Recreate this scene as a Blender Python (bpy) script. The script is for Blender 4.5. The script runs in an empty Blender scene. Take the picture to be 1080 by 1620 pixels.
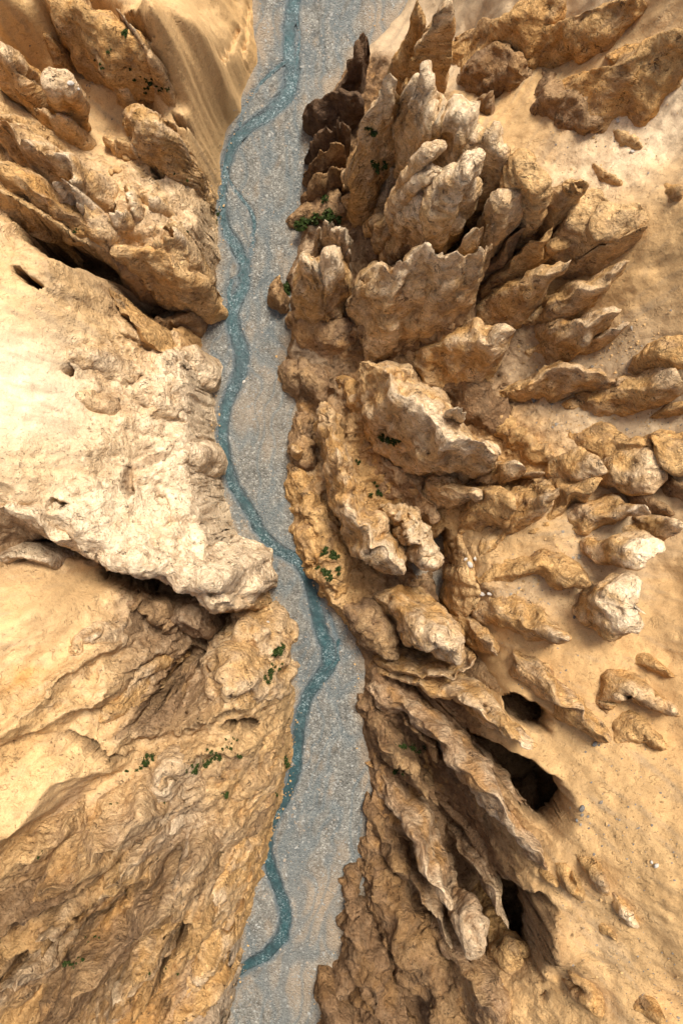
import bpy, math, random
import numpy as np

# ------------------------------------------------------------------ camera, sky, sun, exposure
H = 120.0            # camera height above the river bed (m)
S = 9.0              # photograph pixels per metre at the river bed
scene = bpy.context.scene
col = scene.collection
cam_d = bpy.data.cameras.new("camera")
cam_d.sensor_fit = 'VERTICAL'; cam_d.sensor_height = 36.0; cam_d.lens = 24.0
cam_d.clip_start = 0.5; cam_d.clip_end = 5000
cam = bpy.data.objects.new("camera", cam_d); col.objects.link(cam)
cam.location = (0, 0, H); cam.rotation_euler = (0, 0, 0)
scene.camera = cam

SUN_AZ, SUN_EL = math.radians(24), math.radians(64)      # azimuth clockwise from +Y (top of the picture)
world = bpy.data.worlds.new("World"); scene.world = world; world.use_nodes = True
wn = world.node_tree.nodes; wl = world.node_tree.links
bg = wn['Background']; sky = wn.new('ShaderNodeTexSky'); sky.sky_type = 'NISHITA'; sky.sun_disc = False
sky.sun_elevation = SUN_EL; sky.sun_rotation = SUN_AZ; sky.air_density = 1.0; sky.dust_density = 5.0; sky.ozone_density = 1.0
bg.inputs[1].default_value = 0.078
wl.new(sky.outputs[0], bg.inputs[0])
sun_d = bpy.data.lights.new("sun", 'SUN'); sun_d.energy = 2.7; sun_d.angle = math.radians(16); sun_d.color = (1.0, 0.96, 0.90)
sun = bpy.data.objects.new("sun", sun_d); col.objects.link(sun)
from mathutils import Vector
sv = Vector((math.sin(SUN_AZ) * math.cos(SUN_EL), math.cos(SUN_AZ) * math.cos(SUN_EL), math.sin(SUN_EL)))
sun.rotation_euler = sv.to_track_quat('Z', 'Y').to_euler()
sun.location = sv * 300
vs = scene.view_settings
vs.view_transform = 'Standard'; vs.look = 'None'; vs.gamma = 1.0; vs.exposure = 0.98; vs.use_curve_mapping = False
scene.cycles.max_bounces = 4; scene.cycles.diffuse_bounces = 3; scene.cycles.adaptive_threshold = 0.02

# ------------------------------------------------------------------ numpy noise
_r = np.random.RandomState(7)
PERM = np.concatenate([_r.permutation(256)] * 3).astype(np.int32)
_g = _r.normal(size=(256, 3)); _g /= np.linalg.norm(_g, axis=1)[:, None]
GRD = _g.astype(np.float32)

def perlin(x, y, z):
    x, y, z = (np.asarray(a, np.float32) for a in (x, y, z))
    xi = np.floor(x); yi = np.floor(y); zi = np.floor(z)
    fx = x - xi; fy = y - yi; fz = z - zi
    X = xi.astype(np.int32) & 255; Y = yi.astype(np.int32) & 255; Z = zi.astype(np.int32) & 255
    u = fx * fx * fx * (fx * (fx * 6 - 15) + 10); v = fy * fy * fy * (fy * (fy * 6 - 15) + 10); w = fz * fz * fz * (fz * (fz * 6 - 15) + 10)
    A0 = PERM[X]; A1 = PERM[X + 1]
    B = (PERM[A0 + Y], PERM[A1 + Y], PERM[A0 + Y + 1], PERM[A1 + Y + 1])
    out = []
    for k in (0, 1):
        q = []
        for j in (0, 1):
            r = []
            for i in (0, 1):
                g = GRD[PERM[B[i + 2 * j] + Z + k]]
                r.append(g[..., 0] * (fx - i) + g[..., 1] * (fy - j) + g[..., 2] * (fz - k))
            q.append(r[0] + u * (r[1] - r[0]))
        out.append(q[0] + v * (q[1] - q[0]))
    return (out[0] + w * (out[1] - out[0])) * 1.6

def fbm(x, y, z, oct=4, gain=0.5, lac=2.03):
    s = 0; a = 1; f = 1
    for o in range(oct):
        s = s + a * perlin(x * f + 17.3 * o, y * f - 9.1 * o, z * f + 5.7 * o); a *= gain; f *= lac
    return s

def ridged(x, y, z, oct=3, gain=0.5, lac=2.1):
    s = 0; a = 1; f = 1
    for o in range(oct):
        s = s + a * (1 - 2 * np.abs(perlin(x * f + 31.7 * o, y * f + 3.3 * o, z * f - 7.9 * o))); a *= gain; f *= lac
    return s

JIT = _r.uniform(-.36, .36, size=(256, 3)).astype(np.float32)
def worley(x, y, z):
    x, y, z = (np.asarray(a, np.float32) for a in (x, y, z))
    bx_ = np.floor(x - .5); by_ = np.floor(y - .5); bz_ = np.floor(z - .5); best = np.full(x.shape, 9, np.float32)
    for i in (0, 1):
        for j in (0, 1):
            for k in (0, 1):
                cx = bx_ + i; cy = by_ + j; cz = bz_ + k
                h = PERM[PERM[PERM[cx.astype(np.int32) & 255] + (cy.astype(np.int32) & 255)] + (cz.astype(np.int32) & 255)]
                J = JIT[h]
                best = np.minimum(best, (cx + .5 + J[..., 0] - x) ** 2 + (cy + .5 + J[..., 1] - y) ** 2 + (cz + .5 + J[..., 2] - z) ** 2)
    return np.sqrt(best)

def sstep(a, b, x):
    t = np.clip((x - a) / (b - a), 0, 1)
    return t * t * (3 - 2 * t)

def wpt(px, py, z):
    k = (H - z) / H / S
    return (px - 540.0) * k, (810.0 - py) * k

def mix(a, b, t):
    return a + (b - a) * t

# ------------------------------------------------------------------ palette (linear base colours)
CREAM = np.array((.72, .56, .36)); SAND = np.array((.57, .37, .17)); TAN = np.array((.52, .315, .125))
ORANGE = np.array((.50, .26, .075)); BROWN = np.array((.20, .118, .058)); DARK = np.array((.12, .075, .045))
UMBER = np.array((.28, .178, .095)); GREYB = np.array((.43, .325, .21)); GREYSAND = np.array((.44, .32, .19)); RSAND = np.array((.50, .315, .138))

# ------------------------------------------------------------------ materials
def new_mat(name):
    m = bpy.data.materials.new(name); m.use_nodes = True
    nt = m.node_tree; nt.nodes.clear()
    out = nt.nodes.new('ShaderNodeOutputMaterial'); b = nt.nodes.new('ShaderNodeBsdfPrincipled')
    nt.links.new(b.outputs[0], out.inputs[0])
    return m, nt, b

def node(nt, typ, **kw):
    n = nt.nodes.new(typ)
    for k, v in kw.items():
        setattr(n, k, v)
    return n

def noise(nt, vec, scale, detail=4, rough=.55, dist=0.0):
    n = node(nt, 'ShaderNodeTexNoise'); n.inputs['Scale'].default_value = scale; n.inputs['Detail'].default_value = detail
    n.inputs['Roughness'].default_value = rough; n.inputs['Distortion'].default_value = dist
    nt.links.new(vec, n.inputs['Vector']); return n.outputs['Fac']

def ramp(nt, fac, stops):
    r = node(nt, 'ShaderNodeValToRGB'); e = r.color_ramp.elements
    while len(e) < len(stops): e.new(0.5)
    for i, (p, c) in enumerate(stops):
        e[i].position = p; e[i].color = (*c, 1) if len(c) == 3 else c
    nt.links.new(fac, r.inputs[0]); return r.outputs[0]

def math_(nt, op, a, b=None, c=None):
    n = node(nt, 'ShaderNodeMath', operation=op)
    for i, v in enumerate((a, b, c)):
        if v is None: continue
        if isinstance(v, (int, float)): n.inputs[i].default_value = v
        else: nt.links.new(v, n.inputs[i])
    return n.outputs[0]

def mixc(nt, fac, a, b, blend='MIX'):
    n = node(nt, 'ShaderNodeMix', data_type='RGBA', blend_type=blend)
    if isinstance(fac, (int, float)): n.inputs[0].default_value = fac
    else: nt.links.new(fac, n.inputs[0])
    for i, v in ((6, a), (7, b)):
        if isinstance(v, tuple): n.inputs[i].default_value = (*v, 1)
        else: nt.links.new(v, n.inputs[i])
    return n.outputs[2]

def bump(nt, h, strength, dist, prev=None):
    n = node(nt, 'ShaderNodeBump'); n.inputs['Strength'].default_value = strength; n.inputs['Distance'].default_value = dist
    nt.links.new(h, n.inputs['Height'])
    if prev is not None: nt.links.new(prev, n.inputs['Normal'])
    return n.outputs[0]

def rock_material(name):
    m, nt, b = new_mat(name)
    pos = node(nt, 'ShaderNodeNewGeometry').outputs['Position']
    at = node(nt, 'ShaderNodeAttribute', attribute_name='tint').outputs['Color']
    ro = node(nt, 'ShaderNodeAttribute', attribute_name='rough').outputs['Fac']     # 0 sand, 1 bare rock
    med = noise(nt, pos, .9, 5, .68, .6)
    fin = noise(nt, pos, 5.0, 4, .72)
    mp = node(nt, 'ShaderNodeMapping'); mp.inputs['Scale'].default_value = (.3, .3, 1.7); nt.links.new(pos, mp.inputs[0])
    strat = noise(nt, mp.outputs[0], 1.0, 4, .62, .8)
    # mineral colour variation: cream and iron-brown streaks, grit, dark pits and joints
    wp = node(nt, 'ShaderNodeTexNoise'); wp.inputs['Scale'].default_value = .45; wp.inputs['Detail'].default_value = 3; nt.links.new(pos, wp.inputs['Vector'])
    wadd = node(nt, 'ShaderNodeVectorMath', operation='MULTIPLY_ADD'); nt.links.new(wp.outputs['Color'], wadd.inputs[0]); wadd.inputs[1].default_value = (3.0, 3.0, 3.0); nt.links.new(pos, wadd.inputs[2])
    vein = noise(nt, wadd.outputs[0], .75, 5, .7)
    c = mixc(nt, math_(nt, 'MULTIPLY', ro, ramp(nt, vein, [(.50, (0, 0, 0)), (.64, (.85, .85, .85))])), at, mixc(nt, .5, at, mixc(nt, 1.0, at, (1.75, 1.85, 2.0), 'MULTIPLY')))
    c = mixc(nt, math_(nt, 'MULTIPLY', ro, ramp(nt, vein, [(.30, (.85, .85, .85)), (.44, (0, 0, 0))])), c, mixc(nt, 1.0, c, (.62, .50, .38), 'MULTIPLY'))
    c = mixc(nt, math_(nt, 'MULTIPLY', ro, .55), c, mixc(nt, 1.0, c, ramp(nt, strat, [(.3, (.70, .60, .50)), (.5, (1, .97, .93)), (.72, (1.14, 1.12, 1.08))]), 'MULTIPLY'))
    c = mixc(nt, math_(nt, 'MULTIPLY_ADD', ro, .6, .2), c, mixc(nt, 1.0, c, ramp(nt, med, [(.27, (.34, .28, .23)), (.42, (.94, .92, .90)), (.70, (1.26, 1.26, 1.26))]), 'MULTIPLY'))
    c = mixc(nt, math_(nt, 'MULTIPLY_ADD', ro, .4, .35), c, mixc(nt, 1.0, c, ramp(nt, fin, [(.25, (.38, .33, .30)), (.42, (.92, .92, .92)), (.78, (1.35, 1.35, 1.35))]), 'MULTIPLY'))
    grit = noise(nt, pos, 16.0, 3, .7)
    c = mixc(nt, .55, c, mixc(nt, 1.0, c, ramp(nt, grit, [(.3, (.6, .57, .55)), (.5, (1, 1, 1)), (.7, (1.25, 1.25, 1.25))]), 'MULTIPLY'))
    jn = math_(nt, 'ABSOLUTE', math_(nt, 'SUBTRACT', noise(nt, wadd.outputs[0], .33, 3, .6), .5))
    jn2 = noise(nt, pos, .5, 2, .5)
    joint = math_(nt, 'MULTIPLY', ramp(nt, jn, [(.003, (1, 1, 1)), (.014, (0, 0, 0))]), ramp(nt, jn2, [(.57, (0, 0, 0)), (.64, (1, 1, 1))]))
    pk0 = ramp(nt, noise(nt, pos, 1.9, 4, .72, 1.2), [(.335, (1, 1, 1)), (.385, (0, 0, 0))])
    pk = math_(nt, 'MAXIMUM', pk0, joint)
    c = mixc(nt, math_(nt, 'MULTIPLY', pk, math_(nt, 'MULTIPLY', ro, .75)), c, (.085, .052, .031))
    nt.links.new(c, b.inputs['Base Color'])
    b.inputs['Roughness'].default_value = .93; b.inputs['Specular IOR Level'].default_value = .15
    v = node(nt, 'ShaderNodeTexVoronoi', feature='F1'); v.inputs['Scale'].default_value = 1.3
    nc = node(nt, 'ShaderNodeTexNoise'); nc.inputs['Scale'].default_value = .8; nc.inputs['Detail'].default_value = 2; nt.links.new(pos, nc.inputs['Vector'])
    add = node(nt, 'ShaderNodeVectorMath', operation='MULTIPLY_ADD'); nt.links.new(nc.outputs['Color'], add.inputs[0]); add.inputs[1].default_value = (1.8, 1.8, 1.8); nt.links.new(pos, add.inputs[2])
    nt.links.new(add.outputs[0], v.inputs['Vector'])
    def term(fac, sand_w, rock_w):          # height contribution in metres, weighted between sand and rock
        return math_(nt, 'MULTIPLY', fac, math_(nt, 'MULTIPLY_ADD', ro, rock_w - sand_w, sand_w))
    h = math_(nt, 'ADD', math_(nt, 'ADD', term(med, .035, .75), term(fin, .045, .22)), math_(nt, 'ADD', math_(nt, 'ADD', term(v.outputs['Distance'], 0, .30), term(strat, 0, .22)), math_(nt, 'ADD', term(grit, .015, .035), term(pk, 0, -.5))))
    nt.links.new(bump(nt, h, 1.0, 1.0), b.inputs['Normal'])
    return m

ROCK = rock_material("sandstone")

# ------------------------------------------------------------------ mesh helpers
def make_obj(name, verts, quads, mat, attrs=None, origin=(0, 0, 0), smooth=True, tris=None):
    me = bpy.data.meshes.new(name)
    V = (np.asarray(verts, np.float32) - np.asarray(origin, np.float32)).astype(np.float32)
    F = quads if tris is None else tris; k = F.shape[1]
    me.vertices.add(len(V)); me.vertices.foreach_set('co', V.ravel())
    me.loops.add(F.size); me.loops.foreach_set('vertex_index', F.astype(np.int32).ravel())
    me.polygons.add(len(F)); me.polygons.foreach_set('loop_start', np.arange(0, F.size, k, dtype=np.int32))
    me.update(calc_edges=True)
    if smooth: me.polygons.foreach_set('use_smooth', np.ones(len(F), bool))
    for an, arr in (attrs or {}).items():
        if arr.ndim == 2:
            a = me.attributes.new(an, 'FLOAT_COLOR', 'POINT')
            a.data.foreach_set('color', np.concatenate([arr, np.ones((len(arr), 1))], 1).astype(np.float32).ravel())
        else:
            a = me.attributes.new(an, 'FLOAT', 'POINT'); a.data.foreach_set('value', arr.astype(np.float32))
    me.materials.append(mat)
    o = bpy.data.objects.new(name, me); o.location = origin; col.objects.link(o)
    return o

def grid_quads(nu, nv):
    i = np.arange(nu - 1)[:, None] * nv + np.arange(nv - 1)[None, :]
    return np.stack([i, i + nv, i + nv + 1, i + 1], -1).reshape(-1, 4)

def tag(o, label=None, cat=None, group=None, kind=None):
    if label: o['label'] = label
    if cat: o['category'] = cat
    if group: o['group'] = group
    if kind: o['kind'] = kind
    return o

def poly_sd(poly, x, y):
    """signed distance to a polygon, negative inside"""
    P = np.asarray(poly, np.float32); d = np.full(x.shape, 1e9, np.float32); ins = np.zeros(x.shape, bool)
    for i in range(len(P)):
        a = P[i - 1]; b = P[i]; e = b - a
        t = np.clip(((x - a[0]) * e[0] + (y - a[1]) * e[1]) / (e @ e + 1e-9), 0, 1)
        d = np.minimum(d, (x - a[0] - t * e[0]) ** 2 + (y - a[1] - t * e[1]) ** 2)
        c = (a[1] <= y) != (b[1] <= y)
        with np.errstate(divide='ignore', invalid='ignore'):
            xx = a[0] + (y - a[1]) / (e[1] if abs(e[1]) > 1e-9 else 1e-9) * e[0]
        ins ^= c & (x < xx)
    d = np.sqrt(d)
    return np.where(ins, -d, d)

def line_d(pts, x, y):
    """distance to polyline and parameter-interpolated extra values"""
    P = np.asarray(pts, np.float32); best = np.full(x.shape, 1e9, np.float32); val = np.zeros(x.shape, np.float32)
    for i in range(len(P) - 1):
        a = P[i]; b = P[i + 1]; e = b[:2] - a[:2]
        t = np.clip(((x - a[0]) * e[0] + (y - a[1]) * e[1]) / (e @ e + 1e-9), 0, 1)
        d = np.hypot(x - a[0] - t * e[0], y - a[1] - t * e[1]); m = d < best
        best = np.where(m, d, best)
        if P.shape[1] > 2: val = np.where(m, a[2] + t * (b[2] - a[2]), val)
    return best, val

# ------------------------------------------------------------------ traced outlines (photograph pixels)
BED_L = [(405,-120),(405,0),(410,55),(414,105),(393,144),(382,178),(364,200),(356,235),(350,259),(346,304),(344,333),(350,370),(348,390),(344,436),(339,473),(320,500),(316,518),(326,570),(341,636),(344,696),(350,754),(365,821),(393,887),(415,915),(434,947),(447,998),(460,1050),(467,1100),(462,1148),(460,1207),(454,1244),(444,1274),(432,1315),(417,1350),(400,1400),(385,1465),(381,1540),(370,1580),(360,1620),(350,1750)]
BED_R = [(500,1750),(500,1620),(510,1550),(545,1480),(566,1420),(576,1360),(580,1300),(580,1259),(576,1207),(568,1148),(566,1104),(572,1067),(563,1028),(545,992),(528,967),(512,954),(500,915),(490,865),(478,828),(458,775),(458,740),(462,692),(464,640),(450,600),(446,562),(458,520),(452,480),(448,440),(466,400),(470,340),(488,290),(490,178),(500,150),(540,110),(560,80),(590,55),(615,25),(640,0),(650,-120)]
def bedw(l): return [wpt(px, py, 0) for px, py in l]
BED = bedw(BED_L) + bedw(BED_R)
BED = [(-16, 1500)] + [BED[0]] + BED[1:len(BED_L)] + [(-40, -1500), (0, -1500)] + BED[len(BED_L):] + [(20, 1500)]
STREAM = [(468,-60,13),(465,0,13),(459,40,12),(457,80,11),(463,110,13),(455,150,14),(425,180,11),(395,200,10),(372,222,10),(360,250,9),(353,290,7),(351,330,7),(358,365,9),(375,392,10),(387,420,10),(385,455,10),(372,478,12),(366,503,13),(375,535,12),(383,560,13),(380,590,12),(365,622,10),(355,655,10),(352,690,10),(357,730,10),(370,770,10),(390,800,10),(408,835,10),(435,868,10),(470,886,11),(487,912,11),(497,950,11),(505,990,11),(518,1025,13),(519,1055,13),(500,1080,11),(485,1105,11),(474,1140,11),(471,1180,10),(466,1215,11),(458,1245,10),(446,1272,10),(430,1302,9),(422,1345,9),(430,1380,10),(445,1420,10),(452,1450,11),(445,1485,11),(420,1512,11),(395,1526,10),(374,1540,9),(350,1580,9),(330,1660,9)]
BRANCH = [[(452,96,5),(425,118,5),(400,145,5),(386,172,5),(378,200,6)],
          [(356,270,4),(372,300,4),(392,325,5),(402,350,5),(399,390,6),(388,425,6)],
          [(384,430,6),(366,445,6),(362,470,6),(372,490,6)],
          [(466,20,4),(474,50,5),(470,90,5),(466,115,5)],
          [(505,940,5),(525,985,6),(536,1020,7),(533,1045,6),(515,1065,6)]]
def stream_w(l): return [(*wpt(px, py, 0), w * .84 / S) for px, py, w in l]

# ------------------------------------------------------------------ terrain
CTRL = [  # left bank (px, py, z)
(330,-40,14),(330,0,13),(370,0,6),(265,0,26),(200,0,22),(100,0,22),(0,0,26),(405,0,1),(411,60,1),(345,60,12),(270,70,27),(200,70,22),(130,50,17),(50,40,17),(0,30,22),
(390,150,1),(350,150,8),(285,150,20),(235,160,17),(150,130,15),(60,120,16),(0,120,20),(366,200,1),(335,200,9),(305,200,16),(150,230,15),(240,250,16),
(335,300,7),(310,300,11),(250,310,17),(150,300,19),(60,300,25),(0,300,28),(335,400,10),(300,420,14),(240,380,19),(180,400,18),(60,390,27),(0,400,31),(120,430,26),
(300,497,4),(265,495,7),(230,480,10),(200,460,13),(170,440,18),(0,600,34),(60,600,31),(100,580,28),(180,540,22),(200,600,20),(270,540,11),(310,525,5),(300,600,15),
(322,700,13),(290,700,16),(250,700,18),(100,700,30),(0,700,36),(338,800,15),(300,800,19),(250,800,21),(100,780,30),(0,770,34),(372,890,19),(250,880,24),(130,860,27),(40,820,29),(-60,790,34),
(408,945,20),(340,962,22),(200,895,26),(80,840,28),(160,905,14),(250,935,13),(330,985,5),(290,965,9),(370,985,5),(90,880,20),(30,860,22),
(0,960,30),(80,950,27),(160,960,21),(220,990,16),(410,985,3),(440,1040,9),(380,1030,16),(310,1060,10),(200,1060,20),(100,1040,26),(0,1050,32),
(440,1130,8),(360,1140,18),(290,1120,13),(250,1160,19),(150,1150,26),(0,1180,34),(430,1230,7),(350,1210,17),(230,1210,20),(100,1250,28),(0,1300,34),
(405,1330,6),(330,1330,17),(220,1330,21),(100,1350,25),(0,1400,31),(375,1430,8),(300,1420,18),(200,1420,18),(100,1450,23),(0,1480,28),
(355,1540,8),(280,1530,16),(180,1530,18),(80,1550,20),(0,1600,25),(340,1620,12),(200,1640,17),(100,1640,18),(0,1700,24),(200,1800,18),(-200,1200,44),(-200,800,46),(-200,400,42),(-200,0,36),(100,-200,28),(300,-200,16),
# right bank
(640,20,1),(625,60,2),(650,90,4),(735,80,6),(720,110,6),(760,190,13),(600,200,8),(520,200,2),(520,330,2),(560,300,5),(650,300,12),(700,400,12),(480,450,2),(560,500,4),(700,560,6),(760,590,9),(780,480,12),
(640,600,6),(560,600,2),(480,600,1),(480,700,1),(560,700,3),(640,750,5),(700,800,7),(500,850,1.5),(560,900,3),(620,950,2),(700,900,2),(740,860,12),(740,920,12),(760,960,13),(800,880,17),(900,880,22),(1000,900,26),(1080,930,29),
(850,830,20),(780,690,11),(840,680,15),(900,660,18),(860,560,15),(820,620,11),(930,560,19),(1000,560,24),(1080,500,30),(1020,450,27),(900,360,21),(1000,340,28),(1080,350,33),(850,200,19),(950,230,24),(1080,230,30),(820,130,15),(780,170,13),(900,60,18),(870,70,16),(1080,100,32),(780,40,12),
(950,640,20),(1080,650,28),(900,740,19),(1000,780,24),(1080,760,29),(800,760,12),(740,720,9),
(800,1020,18),(900,1010,24),(1000,1050,28),(1080,1050,31),(860,1060,23),(740,1060,7),(600,1030,1.5),(640,1090,3),(760,1110,16),(800,1098,21),(850,1108,24),(830,1160,24),(880,1175,26),(940,1140,28),(1080,1180,33),(920,1260,31),(1000,1300,36),(1080,1300,39),(890,1340,31),(860,1380,30),(790,1250,25),(700,1170,8),(900,1430,32),(1000,1500,36),(1080,1600,38),(880,1540,28),(900,1620,30),(700,1400,5),(800,1440,27),(760,1360,16),(620,1300,2),(600,1450,2),(580,1560,3),(680,1560,9),(760,1580,20),(820,1560,24),(800,1640,24),
(1250,200,42),(1250,600,42),(1250,1000,44),(1250,1400,50),(1100,1750,44),(700,1750,12),(900,-150,26),(650,-150,4),(1150,-100,40)]
cp = np.array([(*wpt(a, b, c), c) for a, b, c in CTRL])
K = np.hypot(cp[:, None, 0] - cp[None, :, 0], cp[:, None, 1] - cp[None, :, 1])
K = np.sqrt(K ** 2 + 1.5 ** 2)
_n = len(cp); A = np.zeros((_n + 3, _n + 3)); A[:_n, :_n] = -K + np.eye(_n) * -.25; A[:_n, _n] = 1; A[:_n, _n + 1:] = cp[:, :2]; A[_n, :_n] = 1; A[_n + 1:, :_n] = cp[:, :2].T
wts = np.linalg.solve(A, np.concatenate([cp[:, 2], [0, 0, 0]]))

def rbf(x, y):
    out = np.empty(x.shape, np.float32); xf = x.ravel(); yf = y.ravel(); o = out.ravel()
    W32 = wts.astype(np.float32); C32 = cp.astype(np.float32)
    for s in range(0, xf.size, 60000):
        a = xf[s:s + 60000]; b = yf[s:s + 60000]
        k = np.sqrt((a[:, None] - C32[None, :, 0]) ** 2 + (b[:, None] - C32[None, :, 1]) ** 2 + 2.25)
        o[s:s + 60000] = -k @ W32[:_n] + W32[_n] + W32[_n + 1] * a + W32[_n + 2] * b
    return out

# regional tint and roughness: (px, py, z, radius_px, colour, roughness 0 sand .. 1 rock, weight)
ZONES = [
(150,120,15,70,SAND,.15,2),(110,60,16,50,TAN,.15,2),(200,210,15,50,SAND,.15,2),(40,40,20,40,TAN,.2,1),(330,80,12,80,SAND,.10,3),(330,170,10,50,SAND,.12,3),(390,60,4,40,TAN,.2,1.5),(300,20,18,50,SAND,.12,2),(240,60,24,60,ORANGE,.7,1),
(60,280,26,80,TAN,.9,1),(250,320,17,70,SAND,.9,1.2),(310,350,15,50,CREAM,.8,1),(280,430,17,60,ORANGE,.6,1),(60,400,28,60,SAND,.5,1.4),(30,480,32,60,SAND,.1,2),(20,560,34,60,CREAM,.08,2.5),(30,650,35,70,CREAM,.1,2.5),(130,470,26,50,SAND,.5,1),(230,480,10,40,UMBER,.6,1),(290,500,5,30,TAN,.5,1),(180,570,23,50,TAN,.9,1),(90,560,29,30,SAND,.3,1),
(280,640,16,70,CREAM,.8,1.5),(180,700,26,60,SAND,.8,1),(60,740,32,60,SAND,.3,1.5),(270,740,17,60,CREAM,.85,1.4),(200,800,24,80,CREAM,.8,1.5),(330,850,18,70,CREAM,.65,2),(100,820,28,60,CREAM,.85,1),(60,870,22,40,UMBER,.7,1.5),(30,940,30,60,SAND,.1,2),(100,950,25,50,SAND,.12,2.5),(60,1010,29,50,SAND,.15,2),(160,940,20,40,SAND,.3,1),(240,960,14,50,UMBER,.9,1),(300,980,9,40,UMBER,.9,2),
(300,1080,11,50,UMBER,1,1.5),(390,1040,16,60,TAN,.95,1.5),(430,1130,12,50,SAND,.9,1.2),(350,1150,18,40,SAND,.5,1.2),(130,1080,25,60,SAND,.6,1),(60,1130,31,60,TAN,.4,1.2),(150,1150,26,50,SAND*1.08,.35,1.2),(50,1220,32,50,SAND*1.08,.3,1.4),(120,1260,28,40,SAND,.3,1.4),(210,1190,21,40,SAND,.5,1),(280,1200,20,50,TAN,.9,1),(270,1250,20,50,GREYB,1,1.3),(380,1250,15,50,TAN,.9,1.2),(400,1330,12,50,TAN,.8,1),(330,1330,17,50,GREYB,.9,1),(100,1370,25,50,BROWN,.8,2.6),(200,1340,21,40,TAN,.6,1.5),(30,1340,32,40,TAN,.5,1.4),(60,1450,26,50,TAN,.7,1),(200,1430,18,40,ORANGE,.9,1),(150,1510,19,55,BROWN,.7,2.4),(60,1560,21,50,TAN,.7,1),(280,1460,17,60,TAN,.95,1),(240,1560,16,50,ORANGE,.8,1.2),(340,1560,13,50,GREYB,.9,1),(120,1600,19,40,BROWN,.7,1),
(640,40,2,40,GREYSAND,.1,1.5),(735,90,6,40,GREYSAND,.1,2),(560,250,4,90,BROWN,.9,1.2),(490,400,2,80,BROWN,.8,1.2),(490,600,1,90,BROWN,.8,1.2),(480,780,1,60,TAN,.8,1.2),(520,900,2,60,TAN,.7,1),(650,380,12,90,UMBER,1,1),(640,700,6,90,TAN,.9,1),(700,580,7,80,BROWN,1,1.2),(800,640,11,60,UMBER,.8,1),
(850,190,19,90,RSAND,.15,2),(950,250,24,80,CREAM,.2,1.5),(1050,320,30,70,RSAND,.15,1.5),(900,70,17,40,GREYSAND,.1,1.5),(1000,430,27,60,RSAND,.15,1.5),(1060,480,30,60,RSAND,.15,1.5),(980,560,22,50,GREYSAND,.15,2),(850,570,15,40,GREYSAND,.15,1.5),(900,650,17,60,GREYSAND,.15,2),(1060,650,27,50,GREYSAND,.15,1.5),(830,690,14,50,TAN,.6,1.5),(900,370,21,60,TAN,.5,1.5),
(850,860,20,70,RSAND,.18,2),(950,880,24,60,GREYSAND,.18,2),(1050,950,28,70,RSAND,.12,2),(840,940,20,40,GREYSAND,.15,2),(740,890,12,30,RSAND,.4,1.5),(900,1040,25,80,RSAND,.12,2.5),(1050,1080,30,60,RSAND,.15,2),(930,1200,29,60,RSAND,.15,2),(1020,1240,34,80,RSAND,.15,2),(1040,1380,37,80,RSAND,.2,2),(900,1360,31,60,RSAND,.25,2),(950,1500,34,80,RSAND,.2,2),(1040,1560,37,70,RSAND,.2,2),(880,1580,28,60,RSAND,.35,2),(800,1580,23,50,RSAND,.6,1.5),
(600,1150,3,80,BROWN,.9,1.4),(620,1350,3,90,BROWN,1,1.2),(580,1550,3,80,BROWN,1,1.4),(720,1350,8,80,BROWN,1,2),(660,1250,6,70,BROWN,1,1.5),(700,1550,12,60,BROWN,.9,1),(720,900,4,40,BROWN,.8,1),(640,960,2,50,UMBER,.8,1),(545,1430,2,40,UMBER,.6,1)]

def zone_blend(x, y):
    sw = np.full(x.shape, 1e-4, np.float32); t = np.zeros(x.shape + (3,), np.float32) + (SAND * 1e-4).astype(np.float32); r = np.full(x.shape, 3e-5, np.float32)
    for px, py, z, rad, c, ro, w in ZONES:
        X, Y = wpt(px, py, z); R = rad * (H - z) / H / S
        k = w * np.exp(-((x - X) ** 2 + (y - Y) ** 2) / (R * R)).astype(np.float32) + 1e-5
        sw += k; r += k * ro; t += k[..., None] * c.astype(np.float32)
    return t / sw[..., None], r / sw

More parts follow.
